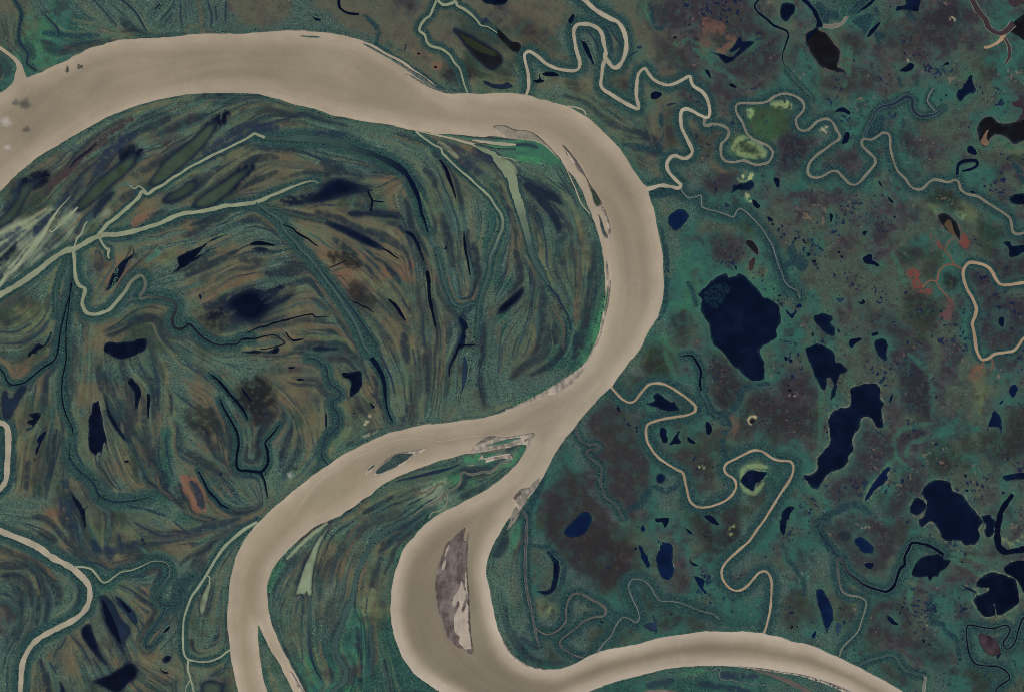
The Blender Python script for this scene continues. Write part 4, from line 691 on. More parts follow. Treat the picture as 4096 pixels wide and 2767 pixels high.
BAR('sandbar', 'white grey spit wrapping the tip of the forked land', 'sandbar', 'sand', 'wet', "22:206,795 150,795 0,818;21:2250,828 2150,820 2100,818 2050,842 2000,890 1945,968 2050,960 2200,932 2323,912;22:60,892 130,893 110,960 135,930 170,870", parts=[('grass_strip', 'green grass strip', 'weed', "22:80,828 0,838;21:2230,855 2150,880 2090,900 2150,900 2280,880;22:0,862 60,845"), ('wet_mud', 'dark mud wing', 'wet', "21:2105,822 2180,820 2120,850 2030,885 1990,900 2040,855")])
BAR('sandbar', 'silty sand apron with thin dark streaks on the inner shore', 'sandbar', 'silt', 'ooze', "01:2150,1150 2250,1140;02:0,1172 60,1185 130,1188 200,1215 280,1275 330,1325 385,1390 440,1450 420,1445 380,1405 330,1355 270,1310 200,1285 100,1272 0,1268;01:2250,1240 2200,1200")
BAR('island', 'green mudflat strips off the inner shore of the upper bend', 'island', 'reed', 'teal', "01:1730,1220 1820,1228 1950,1240 2080,1250 2200,1258 2323,1262;02:60,1272;01:2323,1285 2200,1282 2050,1275 1900,1262 1800,1245")
BAR('beach', 'long pale beach along the south shore of the lower river', 'beach', 'sand', 'wet', "32:2050,1336 2200,1347;33:0,1362 80,1377 170,1390 280,1405 380,1426 470,1456 560,1486 630,1511 700,1541 800,1592 770,1605 690,1570 600,1530 500,1490 400,1455 280,1422 170,1405 80,1392 0,1380;32:2200,1362 2080,1348")
BAR('beach', 'thin whitish beach along the point of the east branch', 'beach', 'sand', 'wet', "31:2185,970 2205,1010 2235,1070 2270,1130 2310,1200;32:50,1262 120,1307 200,1338 310,1358 310,1372 200,1358 110,1330 40,1285 -20,1230;31:2255,1140 2215,1060 2195,1010")
BAR('mud_flat', 'dark mud flat with pale rim inside the forked land', 'mud flat', 'mud', 'sand', "21:1930,1080 2010,1040 2080,1020 2180,990 2300,975;22:0,990 10,1010 0,1025;21:2250,1020 2150,1035 2060,1060 2000,1078", parts=[('dry_rim', 'pale sandy rim', 'sand', "21:2050,985 2080,1010 2160,990 2300,968 2310,978 2180,1000 2080,1025 2020,1050")])
BAR('island', 'thin mossy islet drowned in the delta shallows', 'island', 'reed', 'teal', "01:1975,1310 2050,1320 2150,1340 2250,1350 2323,1345;02:40,1360;01:2300,1390 2200,1375 2080,1350 2000,1330")
BAR('beach', 'mauve sandy patch at the mouth of the split channel', 'beach', 'sand', 'wet', "31:300,1390 320,1385 360,1440 400,1510 440,1570 470,1620 420,1600 370,1520 320,1430")

# ---------------- meadow marks on the ground (plants, mud and silt; soft edges)
PP((108, 114, 98), 40, "10:-60,540 60,560 100,500 200,470 280,420 360,340 430,310 560,290 610,240 600,300 520,390 460,480 400,560 300,690 230,790 150,870 50,970 30,960 100,860 180,770 200,700 130,640 60,700 -60,860", .36)
PP('dusk', 30, "10:330,400 440,380 440,440 380,520 310,610 310,500", .9)
PS('dusk', 40, 60, "00:1190,1240 1050,1330 960,1430 900,1520 850,1570", .85)
PS('maroon', 26, 40, "00:1200,1080 1100,1140 1000,1220 880,1310 740,1430 620,1550;10:480,100 400,200", .9)
PS('deep', 12, 12, "00:870,1310 780,1390 700,1450 640,1520", .8)
PS('bog', 40, 60, "10:200,90 150,180 140,270 60,330", .7)
PS('dusk', 50, 70, "10:560,300 640,170 720,60", .5)
PS('black', 150, 150, "21:-20,420 30,520", .85)
PS('black', 100, 140, "20:1780,640 1880,700", .5)
PS('black', 60, 120, "10:1940,1350 2060,1210", .6)
PS('brown', 40, 60, "11:680,760 800,780 920,830", .6)
PS('brown', 60, 80, "11:890,1030 940,1110 1040,1200", .5)
PS('rust', 30, 40, "11:1340,60 1200,160 1100,200", .2)
PP('rust', 40, "20:1650,1160 1750,1190 1830,1260 1870,1400 1870,1550 1790,1530 1720,1430 1660,1290", .8)
PS('bog', 40, 30, "20:1740,1240 1800,1340 1840,1460", .8)
PP('rust', 40, "10:1200,430 1280,370 1370,380 1330,430 1230,490 1180,490", .7)
PP('sage', 30, "31:1060,620 1090,640 1070,740 1020,820 970,890 945,800 970,720 1020,680", .9)
PS('dusk', 10, 8, "31:1000,690 1005,740 1000,800 990,850", .9)
PP('lagoon', 60, "21:1780,1160 1700,1250 1620,1300 1540,1380 1480,1370 1540,1290 1650,1220", .75)
PP('bright', 40, "21:1880,1010 2020,970 2050,1020 1960,1060 1900,1050", .8)
PP('bright', 40, "21:2100,1000 2200,970 2323,940;22:100,910 80,990 0,1080;21:2250,1090 2200,1070 2323,1030 2323,985 2180,1010", .7)
PP('bright', 40, "21:1740,1190 1850,1150 1840,1220 1770,1260", .7)
PS('bright', 40, 50, "22:690,130 640,210 540,290 430,370 300,430 160,500 20,550", .7)
PS('bright', 30, 30, "12:840,1150 810,1300 770,1450 740,1560", .8)
PS('bright', 30, 50, "02:20,1290 150,1310 300,1370 400,1450", .8)
PS('bright', 36, 40, "02:80,1440 180,1440 260,1460", .8)
PS('bright', 30, 30, "01:2323,1290;02:0,1290;01:2150,1290 2250,1380", .4)
PS('dusk', 30, 30, "02:0,1310 120,1310 230,1340", .8)
PS('dusk', 60, 60, "01:2000,1390 2110,1420 2150,1440", .7)
PS('dusk', 40, 60, "01:1720,1310 1880,1420 1990,1530", .6)
PS('pale', 24, 20, "01:1660,1300 1750,1360 1830,1430", .6)
PS('teal', 46, 60, "21:1270,1230 1450,1190 1650,1150 1830,1080", .5)
PS('maroon', 26, 26, "31:640,20 560,60 470,130 400,200", .7)
PS('pale', 16, 20, "31:640,40 520,130 430,210 350,290 280,360", .8)
PS('bright', 40, 40, "31:240,410 190,470 140,560 120,640", .5)
PP('lime', 40, "03:20,960 120,930 190,920 210,980 140,990 60,980", .8)
PP('gold', 26, "03:500,1150 580,1170 570,1200 520,1200 460,1180 480,1160", .8)
PP('lime', 30, "02:2130,1010 2200,985 2190,1050 2140,1075", .8)
PP('lime', 40, "02:2000,1320 2080,1260 2180,1310 2280,1400 2210,1415 2100,1400 2030,1370", .85)
PP('black', 40, "02:2050,1280 2150,1310 2210,1380 2140,1390 2080,1340", .85)
PP((48, 70, 46), 60, "02:2200,960 2323,980;03:150,1000 200,1130 100,1250 0,1280;02:2200,1230 2120,1130 2150,1060", .7)
PP((56, 78, 52), 60, "02:1980,1250 2080,1180 2250,1330 2300,1430 2150,1430 2020,1420 1960,1340", .5)
PP((104, 58, 52), 20, "13:1250,910 1310,860 1370,880 1380,940 1400,1000 1480,1060 1480,1100 1390,1090 1330,1060 1310,980", .95)
PP((104, 58, 52), 20, "13:1460,560 1530,590 1570,650 1600,700 1550,680 1500,620", .9)
PP((104, 58, 52), 20, "13:1740,480 1780,530 1820,600 1820,660 1770,690 1730,640 1740,580", .95)
PP((92, 62, 60), 22, "13:1620,1130 1680,1150 1680,1240 1650,1320 1580,1340 1550,1290 1620,1240", .9)
PP('lime', 16, "13:1640,970 1670,965 1690,1010 1675,1050 1640,1030", .95)
PP('black', 60, "13:1600,900 1700,920 1720,1020 1650,1080 1580,1000", .7)
PP('lime', 60, "13:1720,340 1780,380 1820,430 1790,460 1740,400 1690,350", .5)
PP('lime', 50, "13:1510,320 1550,330 1540,370 1510,350", .5)
PS('rust', 14, 14, "23:1950,140 1940,190 1900,190 1870,240", .9)
PS('rust', 12, 14, "23:1900,180 1930,240", .9)
PS('rust', 12, 14, "23:2030,110 2040,170 2020,220", .8)
PP('gold', 16, "23:180,445 260,425 262,450 190,455", .9)
PP('gold', 18, "22:2130,670 2170,630 2220,640 2210,710 2150,715", .9)
PP('brown', 14, "22:2155,670 2180,645 2200,660 2190,690 2160,700", .9)
PP('gold', 14, "32:1420,400 1450,395 1465,420 1445,440 1420,430", .9)
PP('lime', 20, "22:1690,1080 1740,1060 1760,1100 1720,1130 1690,1110", .8)
PP('lime', 20, "32:1960,120 1990,50 2015,50 2010,140 1980,160", .8)
PP('lime', 26, "33:280,500 300,480 325,540 310,580 280,560", .9)
PP('lime', 20, "32:320,830 350,790 360,810 320,860", .8)
PP('sage', 80, "32:210,740 350,730 420,800 380,880 280,890 230,830", .6)
PP('lime', 30, "12:2060,20 2180,10 2170,80 2120,120 2060,80", .7)
PP('lime', 30, "12:2110,180 2170,220 2190,280 2150,260", .7)
PP('lime', 30, "33:2130,160 2200,200 2270,180 2323,90 2323,200 2250,240 2150,260 2110,210", .45)
PP('gold', 16, "03:1260,540 1285,540 1280,565 1262,565", .9)
PP('gold', 16, "03:1650,150 1690,160 1700,190 1660,190", .9)
PP('gold', 18, "33:790,30 850,60 920,60 1000,30 920,75 830,70", .8)
PP('rust', 40, "02:1720,160 1800,170 1900,210 1960,260 1930,310 1820,300 1740,240", .6)
PP('rust', 40, "02:1930,330 2010,310 2050,350 1990,420 1900,520 1850,460 1930,420", .7)
PP('rust', 24, "01:1400,450 1500,460 1600,500 1640,530 1560,520 1460,500", .5)
PP('rust', 24, "01:1600,570 1660,560 1690,600 1650,630 1600,620", .6)
PP('rust', 50, "33:1280,590 1310,560 1380,540 1330,600 1290,660 1330,700 1290,690", .7)
PP('dusk', 14, "32:100,1060 200,1130 240,1190 160,1150 60,1090", .6)
PS('dusk', 30, 40, "32:1240,1520 1350,1490 1450,1470", .7)
PS('dusk', 24, 30, "32:1900,1400 2050,1420 2220,1430", .7)
PS('dusk', 30, 30, "32:1700,1490 1850,1510 2000,1540 2150,1570", .7)
PS('dusk', 30, 30, "32:1880,1430 2020,1450 2170,1450", .6)
PS('bright', 24, 30, "32:1530,1410 1650,1395 1750,1370", .6)
PS('bank', 4, 8, "32:700,1560 850,1500 1100,1430 1400,1358 1700,1330 2000,1334", .5)
PP('gold', 14, "21:1045,580 1050,600 1030,690 975,730 1000,660", .7)
PP('gold', 20, "21:950,820 1080,770 1110,760 1060,800 980,830", .5)
PP('deep', 14, "33:640,130 700,100 760,140 720,200 660,190", .35)
for t_ in ("20:470,700 440,900 430,1050", "20:545,780 525,950 460,1180", "20:600,250 605,420", "20:1380,150 1430,260 1442,400 1435,520", "20:1450,820 1440,950 1460,1090 1490,1190", "20:1510,820 1520,980 1570,1180",
           "20:1180,1450 1330,1480 1500,1540", "20:680,880 700,980 760,1090", "30:610,265 700,330 790,385 900,405 960,435", "30:650,1065 720,1130 780,1230 835,1325", "30:600,1075 545,1180", "30:1080,600 1200,650 1300,720 1400,780",
           "30:1220,30 1350,100 1480,160", "30:1580,20 1680,110 1720,160", "30:700,60 715,190", "30:1080,150 1110,290", "30:820,180 890,300", "30:0,520 100,510 180,510", "30:340,540 370,640", "30:0,680 50,680 130,720", "30:430,1390 450,1520", "30:455,1300 510,1400",
           "30:510,1320 500,1350", "30:1230,520 1320,515", "00:850,0 950,110 1060,230", "00:1640,30 1645,250", "00:1885,10 1920,150 1915,250", "00:1955,60 1965,180", "00:2050,20 2045,200", "01:420,1370 520,1420 640,1470", "01:0,1150 200,1100 420,1030",
           "10:1340,1120 1200,1110", "10:1870,1250 2060,1120", "10:0,1440 150,1440 280,1370", "10:0,1545 200,1540 350,1460 440,1340", "11:1400,30 1500,120 1540,190", "12:200,310 260,450 300,600 310,740 320,860", "12:440,100 530,190",
           "21:1420,30 1450,160", "21:1110,30 1180,180 1230,300 1260,430", "02:880,240 930,330 1000,420", "02:680,280 760,380 790,480", "02:840,250 890,350 910,450"):
    PS('bog', 9, 12, t_, .8)
for t_ in ("00:700,1300 820,1220", "00:1560,1090 1750,1010 1900,940", "20:1230,250 1320,360", "20:180,820 150,930", "20:1100,700 1120,780", "11:1480,180 1560,340 1600,480", "11:1930,250 1950,400", "01:560,1260 600,1230"):
    PS('sage', 12, 18, t_, .6)
# green paths of sedge through the eastern tundra
for t_ in ("23:1160,1000 1150,850 1230,750 1380,720 1520,700", "23:1250,1000 1290,900 1420,840 1560,800", "23:1170,1010 1250,1080", "23:1280,70 1400,180 1480,300 1490,500 1490,650", "23:500,100 480,500 480,700 460,900", "23:350,1270 470,1370 600,1470",
           "23:1170,1010 1080,1090 960,1220 880,1360", "13:1130,720 1200,900 1250,1020", "02:1200,60 1290,270", "02:1480,400 1650,380 1800,500", "02:1600,400 1900,640 2100,800", "03:700,780 730,600 740,430", "33:1330,560 1290,700 1300,830", "22:1390,60 1440,180 1480,300",
           "33:1660,360 1800,420 1950,520", "33:1680,310 1850,350 2000,400", "12:1480,800 1580,950 1640,1080 1690,1240"):
    PS((52, 94, 76), 22, 30, t_, .6)

# brown tundra domes of the east, each one a soft mound of dry heath
DOMES = [((66,54,50), "22:690,640 800,540 920,470 960,560 1050,700 1130,860 1230,1050 1260,1200 1200,1340 1060,1330 1040,1400 1090,1480 990,1460 900,1350 860,1230 850,1080 830,880 700,770"),
 ((48,54,38), "22:1200,40 1340,20 1390,240 1280,260 1180,230"), ((52,46,44), "22:1820,130 1890,90 2070,300 2030,430 1890,550 1800,330"),
 ((58,50,46), "22:2130,490 2323,420;23:100,520 460,560 460,800 250,820 0,740;22:2150,790 2020,860 2070,680"), ((70,62,52), "22:1380,900 1560,930 1750,990 1860,1100 1830,1200 1740,1330 1640,1240 1560,1100 1420,1000"),
 ((60,50,46), "22:300,1500 360,1320 500,1190 640,1180 720,1330 860,1480;32:960,60 1090,250 1100,380 980,520 860,610 720,560 560,450 430,300 330,150"),
 ((50,46,42), "22:1850,1400 2030,1420;32:2050,0 2040,150 1930,280 1850,260 1700,170 1640,80;22:1720,1540"), ((54,58,48), "32:1180,640 1300,700 1500,800 1530,930 1380,1000 1200,930"),
 ((72,62,54), "32:1480,430 1640,600 1500,640 1380,580"), ((62,54,56), "23:120,280 250,200 400,260 480,480 380,530 150,520"), ((64,56,58), "23:850,700 1000,740 1140,850 1150,980 1000,1080 840,1250 700,1380 520,1360 600,1230 760,1100"),
 ((50,46,52), "23:1240,100 1300,90 1430,250 1480,400 1480,650 1350,600 1250,540 1180,300"), ((60,52,56), "23:1180,780 1300,750 1420,750 1380,830 1230,920 1180,960"), ((54,64,50), "23:1440,900 1650,880 1720,1080 1560,1180 1440,1060"),
 ((54,50,44), "23:1950,850 2150,650 2323,560 2450,560 2450,960 2323,960 2100,1060 1940,980"), ((60,52,54), "23:1240,1230 1340,1130 1450,1230 1380,1330 1270,1450 1100,1560 1060,1500"),
 ((62,56,54), "33:560,60 740,20 1020,40 1180,80 1150,250 1000,480 850,470 700,330 560,190"), ((62,58,52), "33:900,780 1050,740 1280,760 1300,900 1280,1100 1480,1180 1620,1350 1500,1300 1300,1180 1100,1090 880,1080 900,900"),
 ((56,56,50), "33:1400,940 1480,1050 1660,1250 1600,1330 1480,1190 1380,1030"), ((60,46,52), "33:1700,700 1760,800 1850,890 1740,900 1720,780"), ((64,66,54), "33:950,1400 1150,1290 1250,1420 1340,1550 1150,1480"),
 ((50,52,42), "33:1830,1360 1950,1360 2100,1450 2000,1560 1850,1450"), ((68,68,56), "33:140,750 230,720 290,900 250,1000 150,950"), ((70,66,54), "33:370,870 430,680 470,900 440,960 390,950"), ((68,66,56), "33:640,740 740,760 800,880 760,950 700,930"),
 ((80,66,60), "33:1550,520 1750,480 1940,500 1920,570 1650,590"), ((78,62,60), "33:1830,310 2040,340 1980,360 1850,340"), ((76,64,62), "33:1660,330 1700,400 1900,460 1800,470 1660,420"), ((62,56,58), "13:1830,900 1920,900 2050,1060 1960,1150 1850,1050"),
 ((60,54,58), "13:1960,1200 2250,1130 2323,1400 2250,1550 2050,1500 1950,1350"), ((60,52,58), "13:1920,1400 2000,1480 2020,1570 1950,1570"), ((58,50,48), "13:2150,800 2323,740 2450,740 2450,960 2323,960 2150,930 2050,870"), ((48,50,40), "13:1450,180 1600,150 1760,250 1650,300 1480,240"),
 ((46,56,44), "13:1180,700 1330,680 1350,780 1250,850 1160,800"), ((48,56,42), "13:1250,1080 1450,1100 1540,1250 1500,1400 1350,1350 1260,1200"), ((66,56,52), "13:900,1250 1100,1300 1250,1460 1100,1500 960,1400"), ((46,58,46), "13:1900,430 2100,480 2170,560 2100,650 1950,560"),
 ((64,54,50), "12:1740,600 1900,560 2060,640 2080,760 1960,830 1860,800 1820,680"), ((62,66,44), "12:2080,440 2150,420 2230,530 2200,600 2110,540"), ((58,58,50), "12:1480,1280 1600,1300 1580,1530 1480,1500"), ((64,54,52), "12:1750,30 2050,0 2080,130 1900,180 1770,150"),
 ((58,50,46), "03:680,320 760,280 860,400 800,480 690,400"), ((70,62,56), "03:700,600 1000,700 960,800 800,860 500,800 480,720"), ((66,57,53), "03:1050,200 1500,250 1750,200 1700,400 1250,450 1080,400"), ((52,46,48), "03:1400,120 1750,60 1750,180 1500,250"),
 ((60,52,50), "03:1200,1200 1300,1190 1390,1380 1370,1450 1280,1420 1220,1300"), ((58,52,50), "03:600,1430 720,1390 850,1460 700,1520 590,1490"), ((46,42,50), "03:100,1260 300,1220 450,1260 300,1500 150,1570 90,1430"), ((66,58,56), "03:0,340 130,350 60,700 0,800"), ((66,58,56), "03:180,400 230,420 240,600 170,560"),
 ((82,71,56), "02:0,130 150,190 320,310 420,440 400,510 250,450 80,380"), ((76,74,54), "02:850,650 1100,750 1090,920 900,830"), ((58,52,54), "02:1280,60 1340,20 1390,120 1350,240 1290,180"), ((82,69,54), "02:1390,990 1520,990 1510,1350 1400,1370 1370,1200"), ((78,66,54), "02:1620,1190 1880,1180 1850,1380 1720,1500 1640,1450"),
 ((66,58,54), "02:1950,60 2200,120 2323,250 2323,600 2150,720 1950,560 1800,250"), ((70,62,56), "02:1250,300 1500,420 1650,600 1560,680 1400,560")]


PS('deep', 44, 60, "00:2045,1050 1930,1145 1850,1225", .8)
PS('deep', 50, 60, "00:1255,1395 1190,1370 1120,1420", .75)
PS('dusk', 60, 70, "00:2310,1150 2130,1250 1960,1350 1820,1450", .75)
PS('deep', 40, 60, "10:2230,-20 2120,90 2040,170", .8)
PS('dusk', 40, 50, "10:1785,60 1710,130 1640,190", .7)
PS('navy', 26, 50, "11:250,262 400,250 520,215", .8)
PS('navy', 26, 46, "10:120,640 40,760 0,820", .7)
PS('deep', 30, 50, "10:430,20 330,110 210,100", .7)
PS('deep', 30, 60, "10:1920,1290 2050,1250 2160,1230;11:0,1330", .6)
PS('deep', 16, 30, "11:0,1150 100,1090 240,1035", .8)
PS('deep', 16, 30, "11:0,1270 150,1190 330,1105", .8)
PS('dusk', 30, 40, "01:0,1180 80,1160 190,1160", .8)
PS('dusk', 20, 36, "01:560,1215 700,1215 870,1230", .7)
PS('bog', 40, 50, "12:90,70 200,130 320,170 430,240", .7)
PS('bog', 50, 60, "12:180,150 300,260 390,360 440,470 460,600", .6)
PS('bog', 24, 40, "12:170,280 230,380 270,480", .6)
PS('dusk', 40, 40, "30:860,240 920,300;31:0,0", .5)
PS('bog', 34, 40, "30:840,210 900,300", .8)
PS('bog', 30, 40, "30:960,270 1010,340", .7)
PS('bog', 40, 50, "30:610,10 660,60", .8)
PS('bog', 46, 60, "20:580,1250 600,1450 640,1560", .7)
PS('bog', 40, 60, "20:1100,700 1050,640", .3)
PP((150, 152, 110), 16, "12:2070,10 2120,30 2140,0 2190,10 2180,50 2130,80 2090,60", .8)
PP((150, 152, 110), 14, "12:2120,180 2160,220 2180,270 2150,255 2120,215", .8)
PP((46, 40, 50), 40, "12:1850,60 2000,40 2060,120 1960,170 1880,140", .6)

PS('deep', 22, 40, "h0:1030,518 985,560 930,612", .85)
PS('deep', 34, 40, "h0:635,685 600,700 560,730", .8)
PS('deep', 44, 50, "h0:215,795 150,815 105,850", .8)
PS('deep', 26, 40, "h0:1150,758 1090,790", .8)
PS('pale', 18, 30, "h0:350,950 310,990 260,1030", .6)

CK('foam_line', 'thin pale foam line drifting down the west branch of the river', 'foam', "2 2.6 2.6 2.2 2.6 2", "21:340,1540 430,1400 520,1280 620,1190 760,1090 900,1010 1050,940 1200,870 1320,845 1500,838 1600,850 1660,862 1760,850 1880,828 2060,810", rag=1.2)

CK('side_channel', 'beige shallow channel threading green strips off the inner shore', 'beige', "6 12 14 18 20", "a0:90,214 180,232 260,250 340,272 400,288", rag=.8)
CK('side_channel', 'broad beige shallow under the upper green strip of the inner shore', 'beige', "12 24 28 14", "a0:375,262 430,270 500,279 600,286", rag=1)
CK('side_channel', 'pale green channel dropping from the inner shore into the wide slough', 'lagoon', "18 24 40 34 16 50 90", "a0:370,280 420,305 460,322 492,335 490,365 520,395 565,440", rag=1)
CK('creek', 'thin pale side arm east of the narrow neck of pale channel', 'pale', "5 9 8 4", "a0:510,345 560,355 610,370", rag=.8)
CK('side_channel', 'thin beige channel behind the willow strip of the inner bend', 'beige', "5 9 9 9 7", "a0:850,390 880,450 905,505 940,590 985,642", rag=.5)
CK('creek', 'muddy channel cutting through the white grey spit', 'mud', "10 12 11 10", "a1:870,196 825,235 790,285 780,312", rag=.8)
CK('creek', 'brown tidal gully beside the straight dark grey ditch', 'umber', "7 12 14 10 5", "a1:855,690 850,720 825,745 815,780 800,825 790,850", rag=1.4)
CK('creek', 'short twig shaped creek feeding the mauve grey creek', 'umber', "5 6 5", "22:700,1180 740,1175 770,1200 795,1220", rag=.6)
BAR('beach', 'narrow pale mud tongue south of the driftwood beach', 'beach', 'silt', 'wet', "a1:803,556 826,578 818,602 795,640 765,668 775,625 788,585")
PP((46, 84, 70), 30, "a0:485,225 560,230 680,260 770,305 800,340 850,400 820,405 740,372 640,362 520,345 600,292 590,270 500,245", .75)
PS('bright', 16, 16, "a0:250,236 330,246 440,262 520,268 640,266", .8)
PS('bright', 24, 24, "a0:610,352 680,362 750,372", .8)
PS('bright', 14, 16, "a0:385,285 470,298 560,302 640,310", .7)
PS('dusk', 16, 14, "a0:590,286 650,284 715,300", .8)
PS('dusk', 20, 24, "a0:390,320 440,335 480,350", .8)
PS('dusk', 30, 40, "a0:500,360 550,385 600,440", .7)
PS('dusk', 24, 30, "a0:310,360 370,400 430,440", .7)
PS('maroon', 24, 24, "a0:205,285 250,305 290,315", .6)

for t_, w_ in (("22:1720,400 1800,560 1850,620 1940,605 2010,560 2050,500 2080,430 2130,380 2230,350 2320,340", 40), ("22:1940,640 1970,720 1925,800 1910,900 1940,1000 1960,1050", 30), ("22:1270,1280 1200,1380 1150,1440 1030,1500", 40), ("22:1300,1270 1400,1310 1490,1270", 30),
               ("33:1590,960 1620,1020 1700,1080 1730,1180 1740,1280", 20), ("33:1480,680 1470,780 1480,860 1490,930 1600,950", 26), ("23:480,1560 600,1500 700,1460 800,1440 900,1500 980,1550", 40), ("12:1360,500 1385,650 1400,800 1400,1000 1390,1200 1340,1330", 22), ("12:1600,1000 1640,1080 1670,1200", 16),
               ("22:300,1150 240,1300 170,1450 130,1570", 30), ("32:170,230 240,250 330,260 420,340 470,420 460,560 400,680", 16), ("33:130,230 200,380 320,560 330,680", 16), ("33:480,100 520,200 600,310 700,350", 26), ("13:0,620 40,700 80,800 120,900 170,1000 260,1080", 46), ("02:1250,50 1300,250 1380,240 1400,100", 8),
               ("02:1370,960 1350,1080 1360,1250 1340,1370", 10), ("02:960,1320 1100,1330 1250,1360 1380,1390", 14), ("01:1090,400 1250,520 1400,610 1560,720 1720,830", 24), ("01:980,150 1060,210 1110,280 1100,360", 16), ("00:400,300 700,330 900,330", 30)):
    PS('wood', w_, 26, t_, .85)
for t_ in ("03:770,190 860,140 940,130 940,210 880,315 850,270", "03:960,300 1000,285 1070,330 1050,362 1012,362 1020,425 980,380", "03:410,40 480,30 560,100 640,120 630,195 570,160 550,210 480,200 450,110", "03:760,60 850,0 930,0 850,70 780,130 745,120", "03:960,70 1000,80 995,160 965,110",
           "03:1240,100 1290,100 1330,190 1300,200 1260,150", "03:1170,690 1210,720 1222,812 1190,770", "03:980,1080 1050,1040 1045,1180 1000,1240 900,1250 910,1180", "03:1080,1010 1140,1040 1150,1090 1110,1080", "03:2200,1450 2323,1570 2250,1560", "13:2260,0 2323,60 2323,110 2280,50",
           "13:180,690 230,655 265,740 362,800 345,880 280,905 250,840 150,880 95,850 190,780", "12:1240,165 1420,140 1540,160 1500,200 1300,230 1260,240"):
    PP('wood', 14, t_, .9)

for t_ in ("10:-20,560 100,500 250,430 420,330", "10:-20,770 150,600 300,470 470,330", "10:40,920 230,700 380,540 490,410", "10:-20,650 180,530 330,430", "10:80,860 240,740 400,560"):
    PS('pale', 12, 22, t_, .6)
for t_ in ("10:0,710 120,600 230,520", "10:0,610 90,560 180,500", "10:150,830 260,700"):
    PS('dusk', 14, 24, t_, .6)
PS('lime', 26, 26, "02:2000,1340 2080,1255 2200,1300 2290,1390 2220,1425 2080,1405 2010,1350", .6)
PS('lime', 22, 24, "03:30,950 120,925 200,940", .6)
PS('lime', 18, 20, "02:2140,1000 2180,1020 2160,1070", .8)
PS('lime', 24, 22, "22:2075,1210 2105,1115 2200,1085 2310,1095", .62)
PS('lime', 22, 22, "22:2280,1240 2215,1310 2190,1335 2110,1300 2078,1250", .62)
# ------------------------------------------------------------------ shore lines
def outline(d):
    east = d['pts'][:, 0].mean() > 2400
    return roughen(smooth(d['pts'], True, 2.5), d['rag'] * (1.35 if east else 1), True, abs(hash_(d['label'])))

def hash_(s):
    h = 7
    for ch in s: h = (h * 131 + ord(ch)) % 1000003
    return h

river_line = roughen(smooth(RIVER, True, 5.0), 1.3, True, 3)
river_mask = fill(river_line)
water = river_mask.copy()
for d in LAKES:
    d['line'] = outline(d)
    fill(d['line'], water)
    d['mask'] = fill(d['line'])
for d in CREEKS:
    c = roughen(smooth(d['pts'], False, 3.0), d['rag'], False, hash_(d['label']))
    d['mid'] = c
    u = np.linspace(0, 1, len(c))
    k = np.linspace(0, 1, len(d['w']))
    r_ = np.random.default_rng(hash_(d['label']))
    s = np.arange(len(c)) * 3.0
    d['half'] = np.interp(u, k, d['w']) / 2 * (1 + .18 * noise1(s, 26, r_) + .10 * noise1(s, 9, r_)) + .35
creek_buf = np.zeros((RH, RW), np.float32)
fringe_buf = np.zeros((RH, RW), np.float32)
for d in CREEKS:
    if d['name'] == 'foam_line': continue
    stamp(creek_buf, d['mid'][::2], d['half'][::2] + .5, 1.5)
    if d['fringe'] > 0:
        stamp(fringe_buf, d['mid'][::5], d['half'][::5] + d['fringe'] * .55, d['fringe'] * .9)
water |= creek_buf > .45
d_water = distance(water, 70)
d_land = distance(~river_mask, 130)

# ------------------------------------------------------------------ land cover colour
grid = np.zeros((44, 64, 3)); dens_g = np.zeros((44, 64)); stre_g = np.zeros((44, 64)); mott_g = np.zeros((44, 64))
DENS = dict(f=.9, d=1.0, m=.36, o=.06, b=.08, r=.04, g=.015, h=.2, p=.0, k=.04, x=0, w=.1, s=.03, n=0, y=.02)
STRK = dict(f=.9, d=.5, m=1.0, o=.25, b=1.0, r=.9, g=.12, h=.25, p=.12, k=.7, x=.3, w=.7, s=.5, n=.25, y=.5)
MOTT = dict(f=.15, d=.1, m=.5, o=.3, b=.2, r=.2, g=.75, h=.5, p=1.0, k=.5, x=.3, w=.4, s=.1, n=1.0, y=.6)
for i in range(4):
    for j in range(4):
        for a, row in enumerate(COVER[i][j].split()):
            for b_, ch in enumerate(row):
                grid[i * 11 + a, j * 16 + b_] = PAL[ch]
                dens_g[i * 11 + a, j * 16 + b_] = DENS[ch]
                stre_g[i * 11 + a, j * 16 + b_] = STRK[ch]
                mott_g[i * 11 + a, j * 16 + b_] = MOTT[ch]

def lookup(img, X, Y):
    u = np.clip(X / 64.0 - .5, 0, 62.999); v = np.clip(Y / 62.886 - .5, 0, 42.999)
    i = np.floor(u).astype(int); j = np.floor(v).astype(int)
    fu = u - i; fv = v - j
    fu = fu * fu * (3 - 2 * fu); fv = fv * fv * (3 - 2 * fv)
    if img.ndim == 3: fu = fu[..., None]; fv = fv[..., None]
    return (img[j, i] * (1 - fu) + img[j, i + 1] * fu) * (1 - fv) + (img[j + 1, i] * (1 - fu) + img[j + 1, i + 1] * fu) * fv

